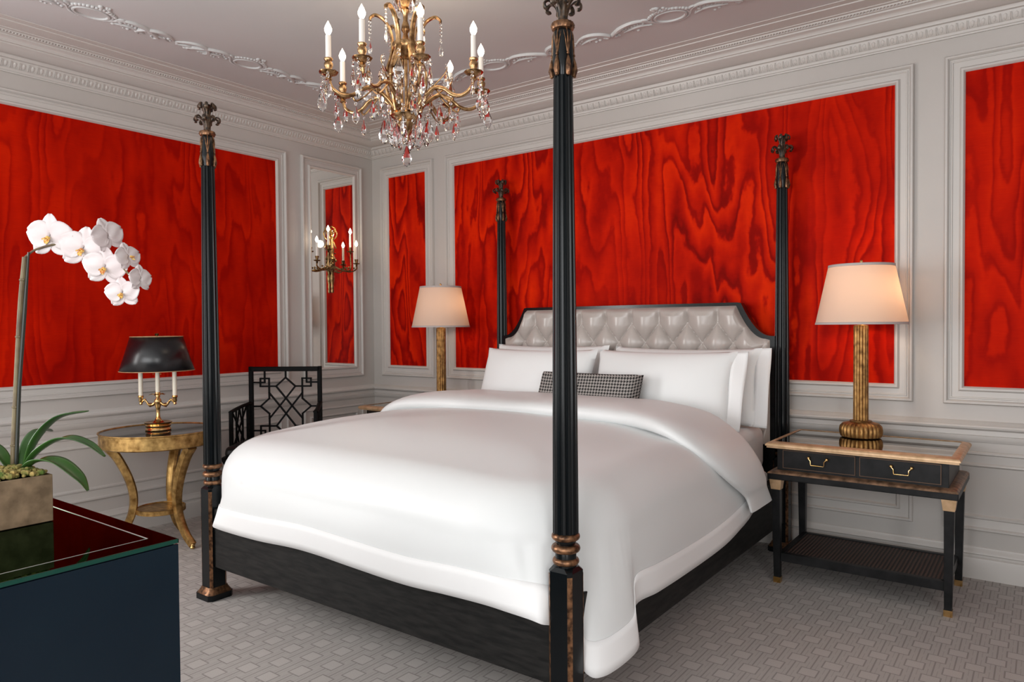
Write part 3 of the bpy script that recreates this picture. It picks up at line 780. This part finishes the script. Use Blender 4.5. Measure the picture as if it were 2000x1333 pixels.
# ------------------------------------------------------------------ gilt column lamps
def column_lamp(x, y, label):
    t = thing('column_lamp', (x, y, .7200), label, 'table lamp', group='gilt fluted column lamps')
    g = G(); g.lathe([(.085,0),(.098,.004),(.104,.02),(.105,.04),(.101,.058),(.088,.072),(.06,.080),(.040,.084)], 26*6, mod=lambda th, z: 1-.07*(1-abs(math.sin(13*th))) if z > .003 else .97)
    g.obj('ribbed_base', LAMPGILT, t, smooth=50)
    g = G(); g.lathe([(.052,.078),(.056,.082),(.052,.088),(.042,.090)], 32); g.obj('collar', mottled('dark_gilt', (.12,.06,.02), (.35,.2,.07), 40, .4, .8) if 'dark_gilt' not in bpy.data.materials else bpy.data.materials['dark_gilt'], t)
    g = G(); g.lathe([(.037,.088),(.0365,.30),(.036,.50),(.036,.578),(.034,.586),(.016,.590)], 12*10, mod=lambda th, z: 1-.13*(1-abs(math.sin(6*th))**.7)); g.obj('fluted_column', LAMPGILT, t, smooth=50)
    g = G(); g.lathe([(.016,.588),(.013,.60),(.006,.61),(.006,.90),(.0,.905)], 12)
    g.tube([(-.055,0,.60+.06),(-.06,0,.70),(-.05,0,.85),(0,0,.895),(.05,0,.85),(.06,0,.70),(.055,0,.60+.06)], .0018, 6)
    g.ball((0,0,.918), .008, 8, sz=1.3); g.lathe([(.003,.90),(.003,.915)], 8)
    g.obj('harp', BRASS, t)
    r0, r1, z0, z1 = .222, .157, .592, .902
    P = []
    for k in range(65):
        th = 2*PI*k/64; P.append([(r*math.cos(th), r*math.sin(th), z) for r, z in ((r0, z0), (lerp(r0, r1, .33), lerp(z0, z1, .33)), (lerp(r0, r1, .66), lerp(z0, z1, .66)), (r1, z1))])
    s_ = G().grid(P).obj('lamp_shade', SHADE, t, smooth=60)
    for pr in ([(r0+.0006,z0-.001),(r0-.0022+.0006,z0+.011)], [(r1+.0030,z1-.012),(r1+.0012,z1+.001)]):
        tp = G().lathe(pr, 64, caps=False).obj('shade_binding', SHADEBAND, s_, smooth=60); q = tp.modifiers.new('thick', 'SOLIDIFY'); q.thickness = .0015; q.offset = 0
    g = G()   # spider wires carrying the shade on the harp
    for k in range(3):
        a = 2*PI*k/3+.4; g.tube([(0,0,.900),(r1*.98*math.cos(a), r1*.98*math.sin(a), .893)], .0016, 6)
    g.obj('shade_spider', BRASS, s_)
    G().lathe([(.010,.655),(.014,.67),(.026,.70),(.030,.725),(.024,.75),(.010,.765),(0,.768)], 16).obj('light_bulb', emis('warm_frosted_bulb', (1,.72,.45), 3) if 'warm_frosted_bulb' not in bpy.data.materials else bpy.data.materials['warm_frosted_bulb'], t)
    return t
lr = column_lamp(4.005, -.268, 'large gilt fluted column lamp with a cream shade on the right nightstand')
ll = copy_tree(lr, label='gilt fluted column lamp with a cream shade standing left of the bed'); ll.location = (1.055, -.28, .7200)
LIGHTS = []
def point(name, loc, power, col, r=.03):
    l = bpy.data.lights.new(name, 'POINT'); l.energy = power; l.color = col; l.shadow_soft_size = r
    o = bpy.data.objects.new(name, l); COL.objects.link(o); o.location = loc; return o
point('lamp_glow', (4.075, -.24, 1.47), 2.2, (1, .72, .50), .04)
point('lamp_glow', (1.115, -.25, 1.47), 1.0, (1, .70, .48), .04)

# ------------------------------------------------------------------ round gilt table
TX, TY, TZ = .430, -2.150, .700
t = thing('round_gilt_table', (TX, TY, 0), 'round antique gold table with black top and three curved legs in the left corner', 'table')
g = G(); g.lathe([(.300,.610),(.322,.612),(.328,.618),(.328,.690),(.334,.694),(.334,.700),(.325,.7005),(.321,.694)], 72); g.obj('rim', GILTBR, t, smooth=40)
G().lathe([(0,.690),(.3215,.690),(.3215,.6955),(0,.6955)], 72, caps=False).obj('glass_top', BLKGLASS, t)
for k in range(3):
    th = R_(9.5+120*k); u = Vector((math.cos(th), math.sin(th), 0)); wv = Vector((-u.y, u.x, 0))
    C = catmull([(.275,0,.615),(.225,0,.545),(.170,0,.42),(.145,0,.30),(.160,0,.19),(.215,0,.085),(.278,0,.022)], 7)
    rows = []
    m = len(C)
    for i, p in enumerate(C):
        a = C[min(i+1, m-1)]; b = C[max(i-1, 0)]; tt = (a-b).normalized(); nn = Vector((tt.z, 0, -tt.x))
        w = .026-.010*abs(math.sin(PI*min(1, i/m*1.0))) if False else lerp(.030, .019, min(1, i/m*1.3)); d = lerp(.024, .017, i/m)
        sec = [(-w,-d),(-w*.35,-d*1.25),(w*.35,-d*1.25),(w,-d),(w*1.05,d*.6),(w*.6,d),(0,d*.75),(-w*.6,d),(-w*1.05,d*.6)]
        rows.append([u*(p.x+nn.x*q)+wv*s_+Vector((0,0,p.z+nn.z*q)) for s_, q in sec]+[])
    rows = [r+[r[0]] for r in rows]
    g = G().grid(rows); g.add(rows[0][:-1], [tuple(range(9))]); g.add(rows[-1][:-1], [tuple(range(9))])
    l = g.obj('leg', GILTBR, t, smooth=50)
    G().lathe([(0,0),(.012,.002),(.016,.010),(.013,.019),(.017,.024),(.014,.032),(0,.034)], 14, tuple(u*.278)).obj('foot', BRASS, l)
g = G(); g.lathe([(0,.195),(.132,.195),(.140,.198),(.140,.224),(.134,.226),(.130,.220),(0,.220)], 48, caps=False); g.obj('lower_shelf', GILTBR, t)

# bouillotte lamp on the round table
t = thing('bouillotte_lamp', (TX-.006, TY-.004, .6955), 'brass candelabrum lamp with a black metal shade on the round gilt table', 'table lamp')
g = G(); g.lathe([(0,0),(.070,0),(.074,.006),(.070,.013),(.066,.017),(.070,.022),(.072,.030),(.066,.038),(.076,.043),(.079,.050),(.074,.051),(.060,.046),(.035,.050),(.020,.062),(.012,.08),(.010,.115),(.012,.130),(.018,.15),(.017,.165),(.022,.172),(.020,.185),(.012,.195),(.010,.205)], 40, caps=False)
g.obj('base', BRASS, t, smooth=50)
RDIR = Vector((.802, .597, 0))
for k in range(3):
    a = math.atan2(RDIR.y, RDIR.x)+ (0, PI, PI/2)[k]; u = Vector((math.cos(a), math.sin(a), 0)); R0_ = .104 if k < 2 else .0
    if k < 2:
        g = G(); g.tube([u*p[0]+Vector((0,0,p[1])) for p in ((0.008,.175),(.03,.155),(.048,.150),(.062,.162),(.072,.178),(.086,.182),(.098,.168),(.104,.18))], [.008,.009,.011,.007,.006,.006,.006,.007], 8)
        g.ball(u*.048+Vector((0,0,.156)), .016, 8, sz=.7); g.ball(u*.080+Vector((0,0,.186)), .008, 6)
        g.lathe([(.006,.155),(.010,.16),(.008,.17),(.013,.178),(.012,.195),(.017,.203),(.015,.212),(0,.212)], 14, tuple(u*R0_))
    else:
        g = G(); g.lathe([(.010,.20),(.014,.205),(.012,.215),(.017,.222),(.014,.232),(0,.232)], 14)
        for q in range(5):
            b = 2*PI*q/5+.4; g.tube([(0,0,.212),(.03*math.cos(b),.03*math.sin(b),.222),(.05*math.cos(b),.05*math.sin(b),.216)], [.004,.006,.002], 6, flat=(1,.5))
    ar = g.obj('arm', BRASS, t)
    z0 = .21 if k < 2 else .23
    G().lathe([(.0125,z0),(.0125,.385),(.004,.387),(0,.387)], 16, tuple(u*R0_)).obj('candle_tube', IVORY, ar)
g = G(); P = []
z0, z1, r0, r1 = .365, .572, .210, .147
for k in range(65):
    th = 2*PI*k/64; P.append([(r*math.cos(th), r*math.sin(th), z) for r, z in ((r0, z0), (lerp(r0, r1, .5)-.001, lerp(z0, z1, .5)), (r1, z1))])
s_ = G().grid(P).obj('lamp_shade', SHADEBLK, t, smooth=60); q = s_.modifiers.new('thick', 'SOLIDIFY'); q.thickness = .0012
g = G(); g.tube([(r0*math.cos(2*PI*k/64), r0*math.sin(2*PI*k/64), z0) for k in range(65)], .0022, 6); g.tube([(r1*math.cos(2*PI*k/64), r1*math.sin(2*PI*k/64), z1) for k in range(65)], .0022, 6)
g.obj('gold_edging', GOLDEDGE, s_)
g = G(); g.lathe([(.005,.22),(.005,.575),(.010,.58),(.012,.59),(0,.60)], 10)
for k in range(3):
    a = 2*PI*k/3; g.tube([(0,0,.56),(r1*math.cos(a), r1*math.sin(a), .568)], .0018, 6)
for dx in (-.025, .02): g.tube([(RDIR.x*dx, RDIR.y*dx, .40), (RDIR.x*dx, RDIR.y*dx, .345)], .0008, 5); g.ball((RDIR.x*dx, RDIR.y*dx, .343), .0035, 6)
g.obj('centre_rod', BRASS, t)

# ------------------------------------------------------------------ fretwork armchair
CW = Vector((.368, -1.194, 0)); ang = math.atan2(.60, .80)
t = thing('fretwork_armchair', tuple(CW), 'black lacquered armchair with a Chinese fretwork back standing in the corner beyond the bed', 'armchair', rz=ang)
U = .00063; cxp, zp0 = 772, 1.035
def bk(px, py, dy=0): return ((px-cxp)*U, dy, zp0-(py-150)*U)
Yv = (0, 1, 0); bw = .0115
g = G()
def seg(g, pts, w=bw, d=.014):
    for a, b in zip(pts, pts[1:]): g.bar(bk(*a), bk(*b), w, d, Yv)
for m_ in (0, 1):
    f = (lambda p: p) if m_ == 0 else (lambda p: (2*775-p[0], p[1]))
    F = lambda L: [f(p) for p in L]
    for L in ([(775,275),(665,375),(845,600),(965,745)], [(665,375),(485,375),(485,285),(585,285),(585,515),(485,605),(585,690),(585,930),(485,930),(485,832),(665,832)],
              [(535,210),(535,330),(405,330)], [(405,605),(485,605)], [(405,885),(535,885),(535,985)], [(585,450),(705,600),(885,832)], [(665,832),(775,935)]):
        seg(g, F(L))
seg(g, [(775,205),(775,275)]); seg(g, [(775,935),(775,1000)])
fret = g
g = G()
for s_ in (-1, 1):
    x = s_*.2475; g.bar((x,0,.0),(x,0,1.025), .030, .028, Yv)
g.bar((-.245,0,1.018),(.245,0,1.018), .034, .028, Yv); g.bar((-.24,0,.505),(.24,0,.505), .03, .026, Yv)
bf = g.obj('back_frame', CHAIRBLK, t, bev=.004); fret.obj('fretwork', CHAIRBLK, bf, bev=.001)
FX = .285; FY = -.44
for s_ in (-1, 1):
    g = G(); g.tube(catmull([(s_*.25,-.005,.775),(s_*.268,-.10,.765),(s_*.285,-.20,.750),(s_*.290,-.28,.738)], 5), .014, 8, flat=(1.3, .8))
    Fp = (s_*.290, -.275)
    g.bar((Fp[0],Fp[1],.46),(Fp[0],Fp[1],.735), .024, .024, (0,1,0))
    g.bar((s_*.262,-.04,.47),(s_*.262,-.04,.765), .016, .016, (0,1,0))
    nrm = Vector((1, s_*.11, 0))
    def ap(v, z): return (lerp(s_*.262, Fp[0], v), lerp(-.04, -.275, v), z)
    for a, b in (((.08,.47),(.95,.745)), ((.95,.47),(.08,.755)), ((.3,.47),(.3,.755)), ((.7,.47),(.7,.745)), ((.3,.61),(.5,.75)), ((.5,.75),(.7,.61)), ((.3,.61),(.5,.47)), ((.5,.47),(.7,.61))):
        g.bar(ap(*a), ap(*b), .009, .011, nrm)
    g.obj('armrest', CHAIRBLK, t, bev=.002)
g = G(); g.frustum(0, -.22, .40, .455, .54, .60, b0=.46, b1=.47); g.obj('seat_frame', CHAIRBLK, t, bev=.004)
g = G(); g.frustum(0, -.215, .455, .525, .57, .55, b0=.44, b1=.42); c = g.obj('seat_cushion', CUSHBLK, t, smooth=60); q = c.modifiers.new('round', 'BEVEL'); q.width = .025; q.segments = 4
for (x, y) in ((-.255,-.42),(.255,-.42),(-.245,-.005),(.245,-.005)): 
    if y < -.1: G().frustum(x, y, 0, .41, .032, .038).obj('leg', CHAIRBLK, t, bev=.002)

# ------------------------------------------------------------------ foreground cabinet
DXc, DYc, DZ = 3.345, -3.608, .880
t = thing('glass_clad_cabinet', (2.55, -4.05, 0), 'dark navy glass-clad cabinet in the left foreground under the orchid', 'cabinet')
dx1, dy1 = DXc-2.55, DYc+4.05; dx0, dy0 = 1.75-2.55, -4.50+4.05
G().box(dx0, dx1-.006, dy0, dy1-.006, 0, DZ-.010).obj('carcass', NAVY, t, bev=.002)
g = G().box(dx0, dx1, dy0, dy1, DZ-.0095, DZ-.0005); top = g.obj('glass_top', DESKGLASS, t, bev=.0012)
g = G(); g.box(dx0, dx1+.0006, dy1-.001, dy1+.0006, DZ-.0092, DZ-.0012).box(dx1-.001, dx1+.0006, dy0, dy1+.0006, DZ-.0092, DZ-.0012); g.obj('glass_edge', GREENEDGE, top, smooth=0)
G().box(dx1-.006, dx1, dy0, dy1-.0, .01, DZ-.012).obj('side_glass', NAVY, t, smooth=0)
g = G().box(dx0+.05, dx1-.05, dy1-.0395, dy1-.0375, DZ-.0006, DZ+.0004).box(dx1-.051, dx1-.0500, dy0, dy1-.0375, DZ-.0006, DZ+.0002); g.obj('border_highlight', HIGHLIGHTLINE, top, smooth=0)  # thin bright strips stand in for the highlight along the glass border

# ------------------------------------------------------------------ orchid
OX, OY = 2.903, -3.777
t = thing('potted_orchid', (OX, OY, DZ+.0006), 'white moth orchid with an arching spray in a square stone pot on the dark cabinet', 'plant')
O = Vector((OX, OY, DZ))
def L(p): return Vector(p)-O
hw = .0755
g = G().box(-hw, hw, -hw, hw, 0, .106); pot = g.obj('pot', STONE, t, bev=.0015)
g = G(); rnd = random.Random(3)
for k in range(420):
    x, y = (rnd.random()*2-1)*.067, (rnd.random()*2-1)*.067
    hgt = .104+.012*(1-(x/.07)**2)*(1-(y/.07)**2)+rnd.random()*.008
    g.ball((x, y, hgt), .004+.004*rnd.random(), 5, sz=.8)
g.box(-.070, .070, -.070, .070, .09, .106)
g.obj('moss', MOSS, t, kind='stuff')
N_ = Vector((.597, -.802, 0)); UPV = Vector((0, 0, 1)); RT = Vector((.802, .597, 0))
stem = catmull([L(p) for p in ((2.850,-3.737,.985),(2.852,-3.733,1.08),(2.854,-3.728,1.177),(2.861,-3.718,1.368),(2.868,-3.709,1.484))], 8)
g = G().tube(stem, [.0058]*len(stem), 10)
for q in (5, 13, 21, 28): g.ball(stem[q], .0078, 8, sz=.6)
g.obj('stem', STEM, t)
g = G().tube([L((2.858,-3.733,.985)), L((2.862,-3.724,1.18)), L((2.872,-3.713,1.36)), L((2.8765,-3.704,1.495))], [.0042,.0040,.0042,.0022], 8); g.obj('stake', STEMDK, t)
arch = catmull([L(p) for p in ((2.868,-3.709,1.484),(2.885,-3.69,1.503),(2.93,-3.655,1.515),(2.985,-3.61,1.505),(3.03,-3.58,1.475),(3.058,-3.562,1.442),(3.066,-3.556,1.425))], 8)
G().tube(arch, .0026, 8).obj('flower_spray', STEM, t)
def petal(g, o, dirv, nrm, ln, wd, cup=.15, sh=1.0, nu=7, nv=9):
    side = dirv.cross(nrm).normalized(); P = []
    for i in range(nu+1):
        u = i/nu; w = wd*math.sin(PI*min(1, (u*.93+.035))**(sh))**.62; row = []
        for j in range(nv+1):
            v = -1+2*j/nv; row.append(o+dirv*(ln*u)+side*(w*v/1)+nrm*(cup*ln*(-(u-.45)**2*.6-.35*v*v*(w/wd)*(w/wd)*.4)+.0015*math.sin(v*5+u*4)))
        P.append(row)
    g.grid(P)
def flower(c, s, nrm, roll=0, parent=t, lip=True):
    nrm = nrm.normalized(); r = UPV.cross(nrm).normalized(); u = nrm.cross(r); c = L(c)
    def D(a): a = R_(a+roll); return (r*math.cos(a)+u*math.sin(a)).normalized()
    g = G()
    for a in (90, 222, 318): petal(g, c-nrm*.003, D(a), nrm, s*.50, s*.20, .3, .95)
    for a in (12, 168): petal(g, c, D(a), nrm, s*.54, s*.31, .35, .82)
    f = g.obj('flower', PETAL, parent, smooth=80); q = f.modifiers.new('thick', 'SOLIDIFY'); q.thickness = .0008
    if lip:
        g = G(); g.ball(c+nrm*.006-u*s*.02, s*.045, 8); 
        petal(g, c+nrm*.004, (D(270)*.8+nrm*.5).normalized(), u, s*.16, s*.07, .2)
        for a in (215, 325): petal(g, c+nrm*.004, (D(a)*.6+nrm*.8).normalized(), u, s*.13, s*.05, .3)
        g.tube([c+nrm*.010-u*s*.10, c+nrm*.014-u*s*.15+r*s*.03], .0012, 5)
        l_ = g.obj('lip', LIP, f, smooth=80)
    return f
flower((2.912,-3.674,1.531), .108, N_+RT*-.10+UPV*-.12, -4)
flower((2.975,-3.628,1.502), .106, N_+RT*.05+UPV*-.12, -14)
flower((3.018,-3.599,1.458), .096, N_+RT*.05+UPV*-.2, -8)
flower((3.052,-3.576,1.398), .076, N_+RT*.02+UPV*-.15, 4)
flower((3.020,-3.588,1.534), .086, N_*.35+RT*.95+UPV*.15, 20, lip=False)
flower((3.056,-3.560,1.484), .070, N_*.3+RT*.95+UPV*.2, 10)
flower((3.082,-3.545,1.432), .066, N_*.25+RT*.95+UPV*.05, 0, lip=False)
def leaf(pts, w, seed=0):
    C = catmull([L(p) for p in pts], 8); m = len(C); P = []
    for i, p in enumerate(C):
        tt = (C[min(i+1, m-1)]-C[max(i-1, 0)]).normalized(); side = tt.cross(UPV)
        side = side.normalized() if side.length > .1 else RT; nn = side.cross(tt).normalized()
        u = i/(m-1); ww = w*max(.10, math.sin(PI*min(.985, .06+u*.93))**.6); row = []
        for j in range(9):
            v = -1+j/4; row.append(p+side*(ww*v)+nn*(.35*ww*abs(v)**1.5))
        P.append(row)
    o = G().grid(P).obj('leaf', LEAF, t, smooth=80); q = o.modifiers.new('thick', 'SOLIDIFY'); q.thickness = .0016
leaf([(2.880,-3.722,.995),(2.905,-3.702,1.060),(2.945,-3.672,1.108),(2.998,-3.632,1.124)], .019)
leaf([(2.885,-3.728,.990),(2.925,-3.705,1.035),(2.975,-3.675,1.062),(3.020,-3.645,1.050),(3.055,-3.622,1.022)], .019)
leaf([(2.895,-3.735,.985),(2.935,-3.715,1.012),(2.975,-3.690,1.008),(3.015,-3.665,.975),(3.032,-3.650,.945)], .024)
leaf([(2.860,-3.745,.990),(2.830,-3.765,1.035),(2.790,-3.800,1.055),(2.74,-3.84,1.04)], .022)
leaf([(2.865,-3.725,.990),(2.845,-3.700,1.040),(2.815,-3.665,1.065),(2.79,-3.63,1.06)], .018)
leaf([(2.870,-3.755,.988),(2.85,-3.80,1.01),(2.82,-3.86,1.0)], .020)

# ------------------------------------------------------------------ chandelier
CX, CY = 2.384, -1.965
t = thing('crystal_chandelier', (CX, CY, ZC), 'gilt bronze and crystal candle chandelier hanging from the ceiling over the bed', 'chandelier')
def Z(z): return z-ZC
g = G(); g.lathe([(.055,0),(.060,-.008),(.045,-.022),(.015,-.030),(.007,-.034),(.007,Z(2.885)),(.018,Z(2.882)),(.038,Z(2.872)),(.050,Z(2.850)),(.048,Z(2.828)),(.034,Z(2.806)),(.016,Z(2.795)),(.022,Z(2.785)),(.012,Z(2.77)),(.010,Z(2.74)),(.018,Z(2.715)),(.020,Z(2.695)),(.010,Z(2.68)),(.016,Z(2.655)),(.012,Z(2.64)),
    (.060,Z(2.632)),(.062,Z(2.618)),(.058,Z(2.60)),(.040,Z(2.585)),(.030,Z(2.57)),(.008,Z(2.56)),(.006,Z(2.32)),(.012,Z(2.318)),(.066,Z(2.31)),(.070,Z(2.300)),(.064,Z(2.29)),(.045,Z(2.272)),(.050,Z(2.262)),(.035,Z(2.245)),(.020,Z(2.22)),(.012,Z(2.205)),(.016,Z(2.19)),(0,Z(2.175))], 32, mod=lambda th, z: 1+(.06*abs(math.cos(8*th)) if abs(z-Z(2.61)) < .03 or abs(z-Z(2.26)) < .05 else 0))
g.obj('central_column', CHBRASS, t, smooth=50)
def rad(th, r, z, dt=0): return Vector((r*math.cos(th+dt), r*math.sin(th+dt), Z(z)))
view = math.atan2(-.802, .597)      # direction towards the camera
first_drop = None
def drop(th, r, z, s=1.0, dt=0, parent=t):
    global first_drop
    if first_drop is None:
        g = G(); n = 6
        prof = [(0,.0),(.0035,-.004),(.008,-.016),(.0165,-.036),(.0205,-.052),(.018,-.068),(.010,-.081),(0,-.087)]
        g.lathe([(r_*1.0, z_) for r_, z_ in prof], n, sy=.5); g.ball((0,0,.011), .0085, 6); g.ball((0,0,.027), .006, 6)
        o = g.obj('crystal_drop', CRYSTAL, parent, smooth=0); first_drop = o
    else:
        o = first_drop.copy(); COL.objects.link(o); o.parent = parent
    p = rad(th, r, z, dt); o.location = p; s *= 1.15; o.scale = (s, s, s); o.rotation_euler = (0, 0, th+random.uniform(-.9, .9)); return o
def chain(th, r, z0, z1, g, dt=0):
    k = int((z0-z1)/.017)
    for i in range(k): p = rad(th, r, z0-.017*i, dt); g.ball(p, .0068, 6)
beads = G()
ARMS = [view+R_(a) for a in (18, 64, 106, 150, 196, 246, 298, 338)]
for i, th in enumerate(ARMS):
    th = th
    pts = catmull([rad(th,.055,2.325), rad(th,.090,2.365), rad(th,.150,2.405), rad(th,.205,2.395), rad(th,.250,2.362), rad(th,.300,2.352), rad(th,.345,2.378), rad(th,.360,2.420)], 7)
    g = G().tube(pts, [.0115-.004*k/len(pts) for k in range(len(pts))], 8)
    g.tube(catmull([rad(th,.13,2.398), rad(th,.17,2.43), rad(th,.21,2.465,.02), rad(th,.225,2.50,.03)], 5), [.006,.0055,.005,.0045,.004,.004,.0035,.003,.003,.003,.003,.003,.003,.002,.002,.001][:16], 6)
    g.tube(catmull([rad(th,.16,2.40), rad(th,.20,2.36), rad(th,.24,2.335), rad(th,.255,2.36)], 5), .004, 6)
    c = rad(th, .360, 0); c = (c.x, c.y, 0)
    g.lathe([(.006,Z(2.405)),(.014,Z(2.412)),(.010,Z(2.425)),(.020,Z(2.432)),(.036,Z(2.438)),(.040,Z(2.446)),(.014,Z(2.448)),(.013,Z(2.456)),(.019,Z(2.470)),(.020,Z(2.482)),(.014,Z(2.492)),(.020,Z(2.500)),(.019,Z(2.506)),(0,Z(2.506))], 18, c, mod=lambda a, z: 1+.10*abs(math.cos(4*a)) if z < Z(2.45) else 1)
    arm = g.obj('arm', CHBRASS, t, smooth=50)
    G().lathe([(.0125,Z(2.50)),(.0120,Z(2.605)),(.006,Z(2.609)),(0,Z(2.609))], 14, c).obj('candle', CANDLE, arm)
    G().lathe([(.006,Z(2.607)),(.010,Z(2.613)),(.0155,Z(2.625)),(.0165,Z(2.636)),(.011,Z(2.651)),(.004,Z(2.664)),(0,Z(2.672))], 14, c).obj('bulb', BULB, arm)
    for dt, s_ in ((.10, .85), (-.10, .85)): drop(th, .375, 2.405, s_, dt)
    chain(th, .390, 2.435, 2.385, beads); drop(th, .390, 2.362, .95)
    drop(th, .240, 2.312, .80, .0)
    chain(th, .255, 2.352, 2.325, beads)
    drop(th, .215, 2.475, .85, .03)
for k in range(8):      # ring of drops below the lower dish
    th = ARMS[k]+R_(22); drop(th, .105, 2.285, 1.15); drop(th, .060, 2.250, 1.0)
    if k % 2: drop(th, .155, 2.36, .95, .3)
drop(0, 0, 2.165-.002, 1.0); drop(view+1, .05, 2.28, 1.0)
for k in range(6):
    th = view+R_(22+60*k)
    pts = catmull([rad(th,.068,2.31), rad(th,.080,2.37), rad(th,.094,2.44), rad(th,.090,2.50), rad(th,.070,2.56), rad(th,.048,2.62)], 6)
    g = G().tube(pts, .0085, 8); g.ball(rad(th,.092,2.47), .012, 8)
    g.obj('cage_rib', CHBRASS, t)
    pts = catmull([rad(th,.088,2.50,.25), rad(th,.062,2.60,.25), rad(th,.068,2.68,.25), rad(th,.095,2.735,.25), rad(th,.135,2.760,.25), rad(th,.160,2.748,.25), rad(th,.162,2.735,.25)], 6)
    g = G().tube(pts, [.0120-.0045*i/len(pts) for i in range(len(pts))], 8, flat=(1.3, .8)); g.obj('upper_scroll', CHBRASS, t)
    chain(th, .163, 2.728, 2.65, beads, .25); drop(th, .163, 2.638, .62, .25)
    drop(th, .105, 2.535, 1.05, .5); drop(th, .075, 2.50, .9, .1)
    drop(th, .115, 2.41, .9, .5)
    drop(th, .055, 2.83, .75, .3)
beads.obj('crystal_bead_chains', CRYSTAL, t, smooth=0, kind='stuff')
point('chandelier_glow', (CX, CY, 2.70), 7, (1, .80, .58), .30)
point('sconce_glow', (.14, SY, 2.02), 1.0, (1, .72, .42), .03)

# ------------------------------------------------------------------ light from unseen windows: left inferred from shadows, rear and right added fill
def area(name, loc, rot, sx, sy, power, col):
    l = bpy.data.lights.new(name, 'AREA'); l.shape = 'RECTANGLE'; l.size = sx; l.size_y = sy; l.energy = power; l.color = col
    o = bpy.data.objects.new(name, l); COL.objects.link(o); o.location = loc; o.rotation_euler = rot; return o
area('unseen_window_light', (-.02, (W0+W1)/2, (WZ0+WZ1)/2), (0, R_(-90), 0), WZ1-WZ0, W1-W0, 150, (1, .995, .98))
area('unseen_window_light', ((R0+R1)/2, YB+.02, (RZ0+RZ1)/2), (R_(90), 0, 0), R1-R0, RZ1-RZ0, 118, (1, .995, .98))  # fill lamp in the added rear window
area('unseen_window_light', (XR+.02, (Q0+Q1)/2, (QZ0+QZ1)/2), (0, R_(90), 0), QZ1-QZ0, Q1-Q0, 62, (1, .995, .98))  # fill lamp in the added right window, brightens the duvet's side
w = bpy.data.worlds.new('sky'); sc.world = w; w.use_nodes = True
bgn = w.node_tree.nodes['Background']; bgn.inputs[0].default_value = (.75, .85, 1, 1); bgn.inputs[1].default_value = 1.0

# ------------------------------------------------------------------ camera
f, yaw, pitch, roll = 1404.36, R_(-36.6622), R_(-1.1725), R_(-.4187)
fw = Vector((math.sin(yaw)*math.cos(pitch), math.cos(yaw)*math.cos(pitch), math.sin(pitch)))
r = Vector((math.cos(yaw), -math.sin(yaw), 0)); u = r.cross(fw)
r2 = r*math.cos(roll)+u*math.sin(roll); u2 = -r*math.sin(roll)+u*math.cos(roll)
cam = bpy.data.cameras.new('camera'); co = bpy.data.objects.new('camera', cam); COL.objects.link(co)
M = Matrix((r2, u2, -fw)).transposed().to_4x4(); M.translation = Vector((4.7872, -4.3818, 1.3145)); co.matrix_world = M
cam.sensor_width = 36; cam.lens = f/2000*36; cam.clip_start = .05
sc.camera = co
sc.view_settings.view_transform = 'Standard'; sc.view_settings.look = 'None'; sc.view_settings.exposure = 0; sc.view_settings.gamma = 1
sc.cycles.use_denoising = True
